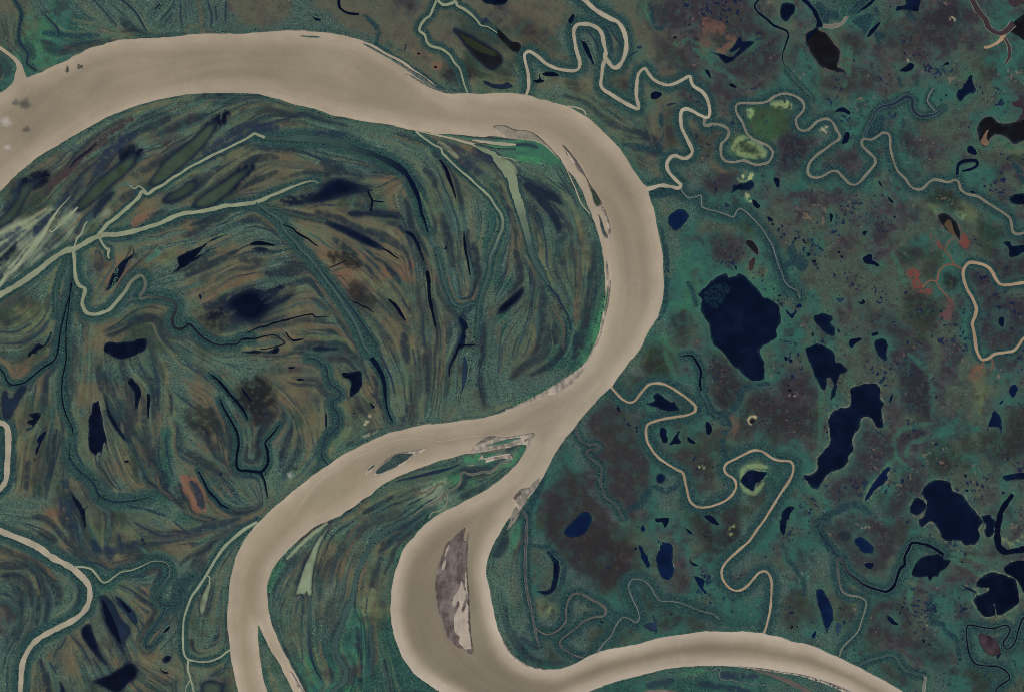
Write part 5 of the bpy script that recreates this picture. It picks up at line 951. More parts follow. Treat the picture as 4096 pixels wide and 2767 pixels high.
# flow field: the ridges and swales run along the sloughs
CS = 16.0
cw, ch_ = int(RW * GS / CS) + 2, int(RH * GS / CS) + 2
T = np.zeros((ch_, cw, 3))
def hint(p, w):
    dxy = np.gradient(p, axis=0)
    th = 2 * np.arctan2(dxy[:, 1], dxy[:, 0])
    i = np.clip(((p[:, 0] - RX0) / CS).astype(int), 0, cw - 1); j = np.clip(((p[:, 1] - RY0) / CS).astype(int), 0, ch_ - 1)
    np.add.at(T, (j, i, 0), np.cos(th) * w); np.add.at(T, (j, i, 1), np.sin(th) * w); np.add.at(T, (j, i, 2), w)
hint(river_line, .5)
for d in CREEKS: hint(d['mid'], 1.0)
for p in PAINT:
    if p[0] == 's' and len(p[4]) > 1: hint(smooth(p[4], False, 5.0), 1.2)
for d in LAKES:
    if 'east' in d['label']: continue
    q = d['line'] - d['line'].mean(0)
    ev, vec = np.linalg.eigh(q.T @ q)
    if ev[1] > 5 * ev[0] and d['line'][:, 0].mean() < 2500:
        a = vec[:, 1] * np.sqrt(ev[1] / len(q)); c0 = d['line'].mean(0)
        hint(c0 + np.linspace(-1.6, 1.6, 30)[:, None] * a, 1.5)
for t_ in ("20:300,300 230,700 170,1200", "20:500,300 480,800 430,1300", "20:680,250 690,600", "20:780,250 740,600", "20:900,250 960,500 1200,900 1280,1050", "20:1000,900 1100,1150 1200,1300", "20:1600,300 1900,500 2050,900", "20:1700,1000 1950,1150 2150,1350",
           "11:700,550 1000,800 1200,1000", "11:1300,200 1400,600 1450,1000 1480,1400", "11:300,700 150,760 0,800", "11:400,900 200,950 0,1000", "10:1300,650 1700,550 2200,300", "10:1500,950 1900,800 2300,600", "10:200,1250 400,1080", "12:550,300 650,700 650,1100 560,1500",
           "30:300,650 330,850 250,1000", "30:150,520 250,600 260,900", "21:1500,0 1500,400 1480,650", "21:1700,0 1680,400 1650,650", "21:600,1000 400,1250", "21:1400,1350 1100,1500", "31:900,700 1000,1000 1000,1400", "31:1150,700 1130,1000 1200,1400", "31:300,700 230,900 330,1200",
           "00:700,900 300,1300", "00:1600,1000 1100,1250 800,1450", "00:2200,950 1600,1200", "01:400,1400 900,1500", "01:200,1000 600,1150 1100,1350", "11:1650,150 1780,500 1850,900", "20:60,1450 300,1480", "21:250,350 480,600 560,850", "30:900,350 1000,100 1000,0", "30:1300,300 1150,50"):
    hint(smooth(P(t_), False, 5.0), 1.5)
def cblur(a, r):
    for _ in range(2): a = boxblur(a, r)
    return a
field = cblur(T, 40); field = field[..., :2] / (field[..., 2:] + 1e-6)
for r in (20, 10, 6, 3, 1):
    t = cblur(T, r); al = np.clip(t[..., 2:] * (2 * r + 1) * .8, 0, 1)
    field = field * (1 - al) + al * t[..., :2] / (t[..., 2:] + 1e-6)
ci = np.clip(((GX - RX0) / CS).astype(int), 0, cw - 1); cj = np.clip(((GY - RY0) / CS).astype(int), 0, ch_ - 1)
th = .5 * np.arctan2(field[..., 1], field[..., 0])
vx, vy = np.cos(th), np.sin(th)

def lic(noise, steps, step):
    """smear a noise along the flow field"""
    acc = noise.copy(); n = 1
    for sgn in (1, -1):
        X = np.tile(np.arange(RW, dtype=np.float32), (RH, 1)); Y = np.repeat(np.arange(RH, dtype=np.float32)[:, None], RW, 1)
        dx = (vx[cj, ci] * sgn).astype(np.float32); dy = (vy[cj, ci] * sgn).astype(np.float32)
        for _ in range(steps):
            X += dx * step; Y += dy * step
            i = np.clip(X.astype(int), 0, RW - 1); j = np.clip(Y.astype(int), 0, RH - 1)
            acc += noise[j, i]; n += 1
            I = np.clip((X * GS / CS).astype(int), 0, cw - 1); J = np.clip((Y * GS / CS).astype(int), 0, ch_ - 1)
            nx, ny = vx[J, I], vy[J, I]
            s_ = np.sign(nx * dx + ny * dy); s_[s_ == 0] = 1
            dx = (nx * s_).astype(np.float32); dy = (ny * s_).astype(np.float32)
    acc /= n
    acc -= acc.mean(); return acc / acc.std()

nr = np.random.default_rng(5)
streak1 = lic(boxblur(nr.normal(size=(RH, RW)).astype(np.float32), 1), 22, 1.6)
streak2 = lic(vnoise(26, 77).astype(np.float32), 26, 2.6)
streak3 = lic(vnoise(60, 78).astype(np.float32), 26, 4.0)
streak = streak1 * .5 + streak2 * .65 + streak3 * .4

wx = fbm(170, 2, 1) * 34 + vnoise(45, 2) * 20 + vnoise(16, 3) * 10 + streak2 * vy[cj, ci] * -10
wy = fbm(170, 2, 4) * 34 + vnoise(45, 5) * 20 + vnoise(16, 6) * 10 + streak2 * vx[cj, ci] * 10
cover = lookup(grid, GX + wx, GY + wy)
dens = lookup(dens_g, GX + wx, GY + wy)
strk = lookup(stre_g, GX, GY)
mott = lookup(mott_g, GX + wx, GY + wy)
west = 1 / (1 + np.exp((GX - 2560) / 60.0))
west = np.clip(west * np.clip((GY - 120) / 200 + np.clip((900 - GX) / 200, 0, 1), 0, 1), 0, 1)
west = west * (1 - np.clip((GX - 2040) / 60, 0, 1) * np.clip((GY - 1440) / 60, 0, 1))
strk = strk * (.15 + .85 * west)
fr0 = np.clip(fringe_buf, 0, 1)
strk = np.maximum(strk, fr0 * .6)

def mix(a, col, k):
    return a + (np.asarray(col, float) - a) * k[..., None]

# dry heath domes
n2 = fbm(36, 3, 41); n3 = fbm(14, 2, 43); n4 = fbm(90, 3, 47)
for col, t_ in DOMES:
    q = roughen(smooth(P(t_), True, 4.0), 5.0, True, abs(int(P(t_)[0, 0])))
    a = gblur(fill(q).astype(np.float32), 13)
    a = np.clip(a * 1.15 + (n2 * .35 + n3 * .3 + n4 * .25) * np.clip(a * 4, 0, 1) * np.clip((1.1 - a) * 2.2, .25, 1), 0, 1)
    cover = mix(cover, np.array(col) * (.68, .76, .84), a * .84); dens = dens * (1 - a); mott = mott * (1 - a) + .8 * a

# ridge and swale stripes
cover = mix(cover, (35, 52, 56), np.clip(-streak - .3, 0, 1.3) * .42 * strk)
cover = mix(cover, (22, 34, 48), np.clip(-streak1 - 1.0, 0, 1) * .5 * strk)
cover = mix(cover, (96, 102, 84), np.clip(streak1 - 1.1, 0, 1) * .5 * strk)
dens = dens + np.clip(-streak - .5, 0, 1) * .55 * strk * west
n1 = fbm(130, 2, 31)
cover = mix(cover, (90, 78, 62), np.clip(streak - .35, 0, 1.3) * .36 * strk * np.clip(.55 + n1, 0, 1))
cover = mix(cover, (86, 95, 70), np.clip(streak - .35, 0, 1.3) * .36 * strk * np.clip(.55 - n1, 0, 1))
dens = dens - np.clip(streak - .4, 0, 1) * .5 * strk * west
# long lens-shaped swales and ridges, each following the flow of the old river arms
def trail(x, y, n, st):
    out = [(x, y)]; pd = None
    for _ in range(n):
        i = min(max(int((x - RX0) / CS), 0), cw - 1); j = min(max(int((y - RY0) / CS), 0), ch_ - 1)
        dx, dy = vx[j, i], vy[j, i]
        if pd is not None and dx * pd[0] + dy * pd[1] < 0: dx, dy = -dx, -dy
        pd = (dx, dy); x += dx * st; y += dy * st
        out.append((x, y))
    return np.array(out)
LR = np.random.default_rng(23)
west_ok = (west > .6)
made = 0
while made < 1700:
    x, y = LR.uniform(-40, 2560), LR.uniform(-40, 2800)
    if sample(west_ok, np.array([x]), np.array([y]))[0] < 1 or sample(river_mask, np.array([x]), np.array([y]))[0]: continue
    if y < 380 and x > 900: continue
    made += 1
    here = lookup(grid, np.array([[x]]), np.array([[y]]))[0, 0]
    dry = here[0] > here[2] + 3
    L = LR.uniform(60, 300); t = trail(x, y, int(L / 5), 5.0)
    t = t + normals(t, False) * (noise1(np.arange(len(t)) * 5.0, 50, LR) * 5)[:, None]
    u = np.linspace(0, 1, len(t)); shape = np.sqrt(np.clip(np.sin(u * np.pi), 0, 1))
    kind_l = LR.uniform()
    if kind_l < .30:            # narrow wet swale
        wd, sf, al = LR.uniform(.6, 2.6), 2.5, LR.uniform(.5, .9)
        cl = np.array((20, 32, 44)) * LR.uniform(.8, 1.5)
    elif kind_l < .40:          # pale levee line
        wd, sf, al = LR.uniform(.5, 1.4), 2.0, LR.uniform(.35, .7)
        cl = np.array((104, 112, 94)) * LR.uniform(.85, 1.05)
    elif kind_l < .78:
        wd, sf, al = LR.uniform(1.5, 8), LR.uniform(3, 7), LR.uniform(.4, .8)
        cl = np.array([(84, 78, 62), (93, 75, 60), (82, 88, 66), (70, 68, 60)][LR.integers(4)] if dry else [(88, 88, 68), (46, 66, 68), (80, 72, 60), (62, 84, 76)][LR.integers(4)])
    else:
        wd, sf, al = LR.uniform(2.5, 11), LR.uniform(6, 18), LR.uniform(.45, .85)
        cl = np.array((25, 34, 44))
    x_0, x_1 = t[:, 0].min() - wd - sf - 6, t[:, 0].max() + wd + sf + 6; y_0, y_1 = t[:, 1].min() - wd - sf - 6, t[:, 1].max() + wd + sf + 6
    i0, i1 = max(0, int((x_0 - RX0) / GS)), min(RW, int((x_1 - RX0) / GS) + 1); j0, j1 = max(0, int((y_0 - RY0) / GS)), min(RH, int((y_1 - RY0) / GS) + 1)
    sub = np.zeros((j1 - j0, i1 - i0), np.float32)
    for (px, py), rr in zip(t, wd * shape):
        R = rr + sf
        a0, a1 = max(0, int((px - R - gx[i0]) / GS)), min(i1 - i0, int((px + R - gx[i0]) / GS) + 2)
        c0, c1 = max(0, int((py - R - gy[j0]) / GS)), min(j1 - j0, int((py + R - gy[j0]) / GS) + 2)
        if a1 <= a0 or c1 <= c0: continue
        dd = np.hypot(GX[j0 + c0:j0 + c1, i0 + a0:i0 + a1] - px, GY[j0 + c0:j0 + c1, i0 + a0:i0 + a1] - py)
        np.maximum(sub[c0:c1, a0:a1], np.clip((R - dd) / sf, 0, 1), out=sub[c0:c1, a0:a1])
    a = np.clip(sub * (1 + .5 * n3[j0:j1, i0:i1]), 0, 1) * al
    cover[j0:j1, i0:i1] += (cl - cover[j0:j1, i0:i1]) * a[..., None]
    if cl[0] > cl[2] + 4 or cl[0] < 48: dens[j0:j1, i0:i1] *= 1 - a * .8

# meadow mottling
cover = mix(cover, (45, 80, 74), np.clip(n2 * 1.0 + n4 * .9 - .12, 0, 1) * .5 * mott)
cover = mix(cover, (46, 42, 47), np.clip(-n2 * .9 - n4 * .9 - .15, 0, 1) * .58 * mott)
cover = mix(cover, (94, 76, 70), np.clip(n3 * 1.5 - n4 * .8 - .55, 0, 1) * .25 * mott)
cover = mix(cover, (40, 44, 40), np.clip(-n3 * 1.4 - .45, 0, 1) * .35 * mott)
n7 = fbm(52, 3, 71); n8 = fbm(30, 3, 73)
vein = np.clip(1 - np.abs(n7) * 9, 0, 1) + .7 * np.clip(1 - np.abs(n8) * 8, 0, 1)
cover = mix(cover, (50, 92, 82), np.clip(vein, 0, 1) * .45 * mott * np.clip((GX - 2400) / 300, .1, 1))
cover = mix(cover, (42, 38, 44), np.clip(np.abs(n7 + .2 * n3) * 2.2 - .9, 0, 1) * .65 * mott)
wetland = mott * np.clip((GX - 2600) / 300, 0, 1)
n5 = fbm(11, 2, 53); n6 = fbm(120, 2, 59)
pools = (n5 + .6 * n6 > 1.10) & (wetland > .45)
cover = mix(cover, (16, 26, 54), pools * .9)
tanspot = (fbm(13, 2, 61) + .5 * fbm(100, 2, 67) > 1.3) & (wetland > .5)
cover = mix(cover, (116, 98, 82), tanspot * .6)
# fine grain of tussocks
cover = cover * (1 + .03 * nr.normal(size=(RH, RW, 1))) * (1 + .03 * nr.normal(size=(RH, RW, 3)))
# sedge margins round the eastern waters
eastm = np.clip((GX - 2350) / 150, 0, 1)
halo = np.clip((44 - d_water) / 34, 0, 1) * eastm * np.clip(.7 + n2 * .8 + n4 * .4, 0, 1)
cover = mix(cover, (50, 88, 75), halo * .55)
# willow and forest fringe along the creeks and the river
fr = np.clip(fringe_buf * 1.5 + n3 * .35 - .25, 0, 1)
cover = mix(cover, (33, 57, 59), fr * .85)
dens = np.maximum(dens, fr * .85)
bank = np.clip((38 - d_water) / 26, 0, 1) * (distance(river_mask, 40) < 39) * np.clip(.6 + n2, 0, 1)
cover = mix(cover, (46, 70, 64), bank * .5)
dens = np.maximum(dens, bank * .6)

# painted meadow marks
n9 = fbm(11, 2, 83)
for kind, col, half, soft, pts, k in PAINT:
    buf = np.zeros((RH, RW), np.float32)
    if kind == 's':
        c = roughen(smooth(pts, False, 4.0), 1.0, False, int(pts[0, 0]))
        u = np.linspace(0, 1, len(c)); tap = np.clip(np.minimum(u, 1 - u) * 5, .25, 1) if len(c) > 3 else np.ones(len(c))
        stamp(buf, c[::2], half * tap[::2], soft)
        a = buf
    else:
        q = roughen(smooth(pts, True, 4.0), min(3, soft * .3 + .6), True, int(pts[0, 0]))
        a = gblur(fill(q).astype(np.float32), max(GS, soft * .35))
    if kind == 'p' and (sum(col) > 300 or (col[0] > 1.4 * col[1] and soft < 14)): a = a * (np.clip(.62 + 1.5 * n9 + .7 * n3, 0, 1.15) if sum(col) > 300 else np.clip(.9 + .9 * n9 + .6 * n3, 0, 1.1))
    edge = np.clip(a * (1 + .7 * n3 + .4 * n2) , 0, 1) if soft > 10 else a
    a = edge * edge * (3 - 2 * edge) * k
    cover = mix(cover, col, a)
    if tuple(col) == HUE['wood']:
        dens = np.maximum(dens, a * .9)
    elif sum(col) < 140 or sum(col) > 330 or kind == 'p':
        dens = dens * (1 - np.clip(a * 1.2, 0, 1))
    elif kind == 's' and half < 3:
        dens = dens * (1 - a * .7)

cover = cover * (1 + west[..., None] * np.array((.09, .10, .05)))
# wet margins of the lakes
for d in LAKES:
    lo = d['line'].min(0); hi = d['line'].max(0)
    if d['soft'] > 0:
        s_ = d['soft'] * DK
        a = gblur(d['mask'].astype(np.float32), s_ * .55)
        a = np.clip(a * 1.9 * (1 + .35 * n2 + .3 * n3), 0, 1)
        cover = mix(cover, (24, 32, 46), a * .92); dens = dens * (1 - a)
    if d['rim'] is not None:
        a = gblur(d['mask'].astype(np.float32), 4.5)
        a = np.clip(a * 2.2, 0, 1) * np.clip(.55 + 1.3 * n3 + .5 * n4, 0, 1)
        cover = mix(cover, d['rim'], a * .8); dens = dens * (1 - a)
edge_lake = np.clip((7 - d_water) / 5, 0, 1) * (GX > 2300) * np.clip(.5 + n3, 0, 1)
cover = mix(cover, (72, 100, 84), edge_lake * .35)
dens = np.clip(dens, 0, 1)

# ------------------------------------------------------------------ ground: one relief sheet out to the horizon
relief = 1.2 * n2 + .8 * n3 + .5 * nr.normal(size=(RH, RW)) + streak * strk * .9
ramp = np.clip((d_water - 3) / 26, 0, 1)
height = np.where(water, -3.0, .5 + ramp * (2.6 + relief))
height = np.where((~water) & (d_water <= 3.1), .4, np.maximum(height, .3)); height[water] = -3
xyw = w2(np.stack([GX, GY], -1)).reshape(-1, 2)
V = np.concatenate([xyw, height.reshape(-1, 1)], 1)
idx = np.arange(RW * RH).reshape(RH, RW)
Q = np.stack([idx[:-1, :-1], idx[1:, :-1], idx[1:, 1:], idx[:-1, 1:]], -1).reshape(-1, 4)
col_land = albedo(cover).reshape(-1, 3)
# far apron
x0, x1, y0, y1 = xyw[:, 0].min(), xyw[:, 0].max(), xyw[:, 1].min(), xyw[:, 1].max()
FARM = 150000.0
ap = np.array([[x0, y0, -.5], [x1, y0, -.5], [x1, y1, -.5], [x0, y1, -.5], [-FARM, -FARM, -2], [FARM, -FARM, -2], [FARM, FARM, -2], [-FARM, FARM, -2]])
b0 = len(V)
V = np.concatenate([V, ap])
AQ = np.array([[4, 5, 1, 0], [5, 6, 2, 1], [6, 7, 3, 2], [7, 4, 0, 3]]) + b0
Q = np.concatenate([Q, AQ])
col_land = np.concatenate([col_land, np.tile(albedo((62, 78, 70)), (8, 1))])
me = raw_mesh("ground", V, Q.ravel(), np.arange(len(Q)) * 4, np.full(len(Q), 4), col_land, M_LAND)
ground = put("ground", me)
ground["kind"] = "structure"

# ------------------------------------------------------------------ shrubs and forest, too many to count
def clumps(px, py, colours, rad, hgt, base):
    n = len(px)
    K = 5
    ang = np.arange(K) * 2 * np.pi / K + rng.uniform(0, 6.3, (n, 1))
    rr = rad[:, None] * rng.uniform(.7, 1.25, (n, K))
    c = w2(np.stack([px, py], -1))
    ring = np.stack([c[:, 0:1] + np.cos(ang) * rr, c[:, 1:2] + np.sin(ang) * rr, np.repeat((base - .6)[:, None], K, 1)], -1)
    top = np.concatenate([c + rng.uniform(-.25, .25, (n, 2)) * rad[:, None], (base + hgt)[:, None]], 1)[:, None]
    Vv = np.concatenate([ring, top], 1).reshape(-1, 3)
    o = np.arange(n)[:, None] * (K + 1)
    tri = np.stack([np.stack([o[:, 0] + k, o[:, 0] + (k + 1) % K, o[:, 0] + K], -1) for k in range(K)], 1).reshape(-1, 3)
    cc = np.repeat(colours, K + 1, 0)
    return Vv, tri, cc

def tri_mesh(name, Vv, tri, cc, mat):
    return raw_mesh(name, Vv, tri.ravel(), np.arange(len(tri)) * 3, np.full(len(tri), 3), cc, mat)

SP = 5.2
qx, qy = np.meshgrid(np.arange(-60, 4160, SP), np.arange(-60, 2830, SP))
qx = (qx + rng.uniform(-.5, .5, qx.shape) * SP).ravel(); qy = (qy + rng.uniform(-.5, .5, qy.shape) * SP).ravel()
dn = sample(dens, qx, qy) * (sample(d_water, qx, qy) > 4.6)
keep = rng.uniform(size=len(qx)) < dn * .8
qx, qy, dn = qx[keep], qy[keep], dn[keep]
base_c = sample(cover, qx, qy)
kind_ = rng.uniform(size=len(qx))
pn = fbm(16, 2, 207, qx, qy)
fc = base_c * (rng.uniform(.94, 1.26, (len(qx), 1)) + .16 * pn[:, None])
fc = np.where((kind_ < .29)[:, None], fc * .55 + np.array((28, 45, 48)) * .45, fc)
fc = np.where((kind_ > .72)[:, None], fc * .66 + np.array((94, 112, 90)) * .34, fc)
rad = rng.uniform(7, 13.5, len(qx)) * (.75 + .35 * dn); hg = rad * rng.uniform(.5, 1.0, len(qx)); hg = np.where(sample(d_water, qx, qy) < 12, hg * 1.9, hg)
Vv, tri, cc = clumps(qx, qy, albedo(fc), rad, hg, sample(height, qx, qy))
forest = put("forest", tri_mesh("forest", Vv, tri, cc, M_TREE))
forest["kind"] = "stuff"
forest["label"] = "shaggy willow scrub and forest crowding the ridges and creek banks"
forest["category"] = "forest"

# ------------------------------------------------------------------ the river
v, F = sheet(river_line, 9.0)
dl = sample(d_land, v[:, 0], v[:, 1])
nv = fbm(220, 3, 91, v[:, 0], v[:, 1]); nw = fbm(60, 2, 97, v[:, 0], v[:, 1])
c = np.tile(np.array(HUE['river'], float), (len(v), 1))
south = np.clip((v[:, 1] - 1900) / 500, 0, 1) * np.clip((v[:, 0] - 1450) / 150, 0, 1)
mid = np.clip((dl - 12) / 55, 0, 1)
mid2 = np.clip((dl - 45) / 40, 0, 1)
c = mix(c, (166, 151, 131), (1 - mid) * (.55 + .15 * nw))
c = mix(c, (123, 113, 94), mid2 * (.45 + .5 * nv))
c = mix(c, (168, 154, 138), south * (1 - np.clip((dl - 8) / 34, 0, 1)) * .75)
c = mix(c, (104, 96, 80), south * np.clip((dl - 38) / 34, 0, 1) * .7)
gz = np.clip((v[:, 1] - 800) / 500, 0, 1) * np.clip((v[:, 0] - 1900) / 300, 0, 1)
c = mix(c, (150, 140, 124), gz * (1 - south) * .35)
lower_l = np.clip((v[:, 1] - 1600) / 500, 0, 1) * (v[:, 0] < 1500)
c = mix(c, (138, 124, 98), lower_l * mid * .5)
fs = sample(gblur(streak2, 6), v[:, 0], v[:, 1]); fs2 = sample(streak1, v[:, 0], v[:, 1])
nz = fbm(300, 3, 93, v[:, 0], v[:, 1])
c = c * (1 + .016 * fs + .012 * fs2 + .04 * nz)[:, None]
c = mix(c, (124, 120, 96), np.clip(nz * 1.2 - .3, 0, 1) * .4 * mid)
z = np.full(len(v), 1.0)
me = faces_mesh("river", np.concatenate([w2(v), z[:, None]], 1), upward(w2(v), F), albedo(c), M_RIVER)
river = put("river", me)
river["kind"] = "structure"

# ------------------------------------------------------------------ lakes
def flat(name, line, col, mat, z, parent=None, step=16.0, var=.10, seed=0, origin=None, shallow=None):
    try:
        v, F = sheet(line, step)
    except Exception:
        return None
    if not F: return None
    n = fbm(40, 2, 101 + seed, v[:, 0], v[:, 1])
    c = np.asarray(col, float)[None] * (1 + var * n[:, None])
    if shallow is not None:
        k = sample(shallow[0], v[:, 0], v[:, 1])
        c = mix(c, shallow[1], np.clip(k + .15 * n, 0, 1))
    W = w2(v)
    if origin is None: origin = W.mean(0)
    W = W - origin
    me = faces_mesh(name, np.concatenate([W, np.zeros((len(v), 1))], 1), upward(W, F), albedo(c), mat)
    o = put(name, me, parent, (origin[0], origin[1], z) if parent is None else (0, 0, z))
    return o, origin

def distance_in(mask, far):
    b = gblur(mask.astype(np.float32), far * .45)
    return np.clip((b - .42) / .45, 0, 1)

for d in LAKES:
    silt = sum(d['col']) > 225
    z0 = next_z()
    sh = None
    if d['soft'] > 0:
        ed = distance_in(d['mask'], max(12, d['soft'] * DK * 1.7))
        sh = (1 - ed, (26, 36, 46) if not silt else (58, 68, 60))
    elif d['mask'].sum() > 260 and sum(d['col']) < 200:
        sh = ((1 - distance_in(d['mask'], 9)) * (.62 + .5 * np.clip(n2 + n3, -1, 1)), (26, 46, 54) if sum(d['col']) < 105 else np.array(d['col']) * .8)
    r = flat(d['name'], d['line'], d['col'], M_RIVER if silt else M_LAKE, z0, None, 6 if d['soft'] > 0 else (8 if d['mask'].sum() < 3000 else 12), .3 if d['col'][0] > d['col'][2] else .14, hash_(d['label']) % 50, None, sh)
    if r is None: continue
    o, org = r
    tag(o, d['label'], d['cat'])
    for k, (ptxt, pc) in enumerate(d['inner'] or []):
        q = roughen(smooth(P(ptxt), True, 4), 1.6, True, 5 + k)
        pc = HUE[pc] if isinstance(pc, str) else pc
        s = flat("deep_water" if sum(pc) < 110 else "silt_plume", q, pc, M_LAKE, .012 + .004 * k, o, 12, .1, k, org)
    for k, (ptxt, pc) in enumerate(d['pads'] or []):
        q = smooth(P(ptxt), True, 4)
        pc = np.array(HUE[pc] if isinstance(pc, str) else pc, float)
        lo, hi = q.min(0), q.max(0)
        m_ = int((hi[0] - lo[0]) * (hi[1] - lo[1]) / 26)
        pts = rng.uniform(lo, hi, (m_, 2)); pts = pts[inside(q, pts)]
        pts = pts[fbm(26, 2, 303, pts[:, 0], pts[:, 1]) > -.7]
        Vw, Fw, Cw = [], [], []
        for (px, py) in pts:
            r0 = rng.uniform(1.5, 4.2); kk = rng.uniform(.75, 1.2); b_ = len(Vw); zz = .04 + rng.uniform(0, .5)
            for a_ in range(6):
                rr = r0 * rng.uniform(.7, 1.2)
                w_ = w2(np.array([px + math.cos(a_ * 1.047) * rr, py - math.sin(a_ * 1.047) * rr])) - org
                Vw.append((w_[0], w_[1], zz)); Cw.append(pc * kk)
            Fw.append([b_ + a_ for a_ in range(6)])
        if Fw:
            wo = put("water_weed", faces_mesh("water_weed", np.array(Vw), Fw, albedo(np.array(Cw)), M_LAND), o); wo["kind"] = "stuff"

for label, group, txt in CLUSTERS:
    k = 0
    for seg in txt.split(';'):
        t, pts = seg.split(':')
        for q in pts.split():
            x, y, r_ = map(float, q.split(','))
            cx, cy = TX[int(t[1])] + x * DK, TY[int(t[0])] + y * DK
            R = r_ * DK * 1.1
            n = 9
            a = np.arange(n) * 2 * np.pi / n
            el = rng.uniform(.55, 1); rot = rng.uniform(0, 3.14)
            rad_ = R * rng.uniform(.55, 1.35, n)
            xx, yy = np.cos(a) * rad_, np.sin(a) * rad_ * el
            pl = np.stack([cx + xx * math.cos(rot) - yy * math.sin(rot), cy + xx * math.sin(rot) + yy * math.cos(rot)], 1)
            line = roughen(smooth(pl, True, 2.5), .8, True, int(cx * 7 + cy))
            r = flat("pond", line, HUE['navy'] if x % 3 else HUE['bog'], M_LAKE, 2.2 + next_z(), None, 8, .1, k)
            if r is None: continue
            tag(r[0], label, "pond", group); k += 1

# ------------------------------------------------------------------ creeks and sloughs
def ribbon(name, mid, half, c1, c2, mat, z, parent=None, origin=None, jit=0.0):
    n = len(mid)
    nn = normals(mid, False)
    cols_ = np.linspace(0, 1, n)
    cu = np.clip((cols_ - .35) / .4, 0, 1)
    cc = np.asarray(c1, float)[None] * (1 - cu[:, None]) + np.asarray(c2, float)[None] * cu[:, None]
    r_ = np.random.default_rng(n)
    cc = cc * (1 + .06 * noise1(np.arange(n) * 3.0, 40, r_))[:, None]
    h = half[:, None]
    Lp, Rp = mid + nn * h, mid - nn * h
    pts = np.stack([Lp, mid, Rp], 1)
    W = w2(pts.reshape(-1, 2))
    if origin is None: origin = W.mean(0)
    W = W - origin
    zz = np.repeat(np.linspace(0, .02, n), 3)
    Vv = np.concatenate([W, zz[:, None]], 1)
    i = np.arange(n - 1)[:, None] * 3
    F = np.concatenate([np.concatenate([i, i + 1, i + 4, i + 3], 1), np.concatenate([i + 1, i + 2, i + 5, i + 4], 1)])
    a, b, c = Vv[F[0, 0]], Vv[F[0, 1]], Vv[F[0, 2]]
    if (b[0] - a[0]) * (c[1] - a[1]) - (b[1] - a[1]) * (c[0] - a[0]) < 0: F = F[:, ::-1]
    cr = np.repeat(cc, 3, 0)
    me = raw_mesh(name, Vv, F.ravel(), np.arange(len(F)) * 4, np.full(len(F), 4), albedo(cr), mat)
    o = put(name, me, parent, (origin[0], origin[1], z) if parent is None else (0, 0, z))
    return o, origin

for d in CREEKS:
    dark = sum(d['col']) < 190
    z0 = next_z() + .15
    if d['name'] == 'foam_line': z0 = 1.03
    o, org = ribbon(d['name'], d['mid'], d['half'], d['col'], d['col2'], M_LAKE if dark else M_RIVER, z0)
    tag(o, d['label'], d['cat'])
    if d['bank']:
        hue, ex = d['bank']
        r_ = np.random.default_rng(4)
        ex_ = ex * DK * (.75 + .5 * noise1(np.arange(len(d['mid'])) * 3.0, 24, r_))
        ribbon("bank", d['mid'], d['half'] + np.clip(ex_, .3, 9), HUE[hue], HUE[hue], M_SAND, -.10, o, org)

# ------------------------------------------------------------------ sandbars, islands, beaches: low slabs of sand with a steep edge
def slab(name, line, c1, c2, top, parent=None, origin=None, step=7.0, seed=0, mat=M_SAND, var=.6):
    v, F = sheet(line, step)
    W = w2(v)
    if origin is None: origin = W.mean(0)
    W = W - origin
    n = fbm(34, 3, 131 + seed, v[:, 0], v[:, 1]) + .8 * fbm(12, 2, 137 + seed, v[:, 0] * 1.6, v[:, 1] * .6)
    k = np.clip(.5 + var * n, 0, 1)[:, None]
    c = np.asarray(c1, float) * (1 - k) + np.asarray(c2, float) * k
    zt = top + .25 * fbm(20, 2, 7, v[:, 0], v[:, 1])
    Vt = np.concatenate([W, zt[:, None]], 1)
    Ft = upward(W, F)
    # skirt along the outline
    from collections import Counter
    cnt = Counter()
    for f in Ft:
        for a, b in zip(f, f[1:] + f[:1]): cnt[(a, b)] += 1
    rim = [(a, b) for (a, b) in cnt if (b, a) not in cnt]
    vid = {}
    extra = []
    for a, b in rim:
        for q in (a, b):
            if q not in vid:
                vid[q] = len(Vt) + len(extra); extra.append((W[q, 0], W[q, 1], -1.0))
    Fs = [[b, a, vid[a], vid[b]] for a, b in rim]
    Vall = np.concatenate([Vt, np.array(extra)]) if extra else Vt
    call = np.concatenate([c, np.array([c[q] for q in vid])]) if extra else c
    me = faces_mesh(name, Vall, Ft + Fs, albedo(call), mat)
    o = put(name, me, parent, (origin[0], origin[1], 0) if parent is None else (0, 0, 0))
    return o, origin

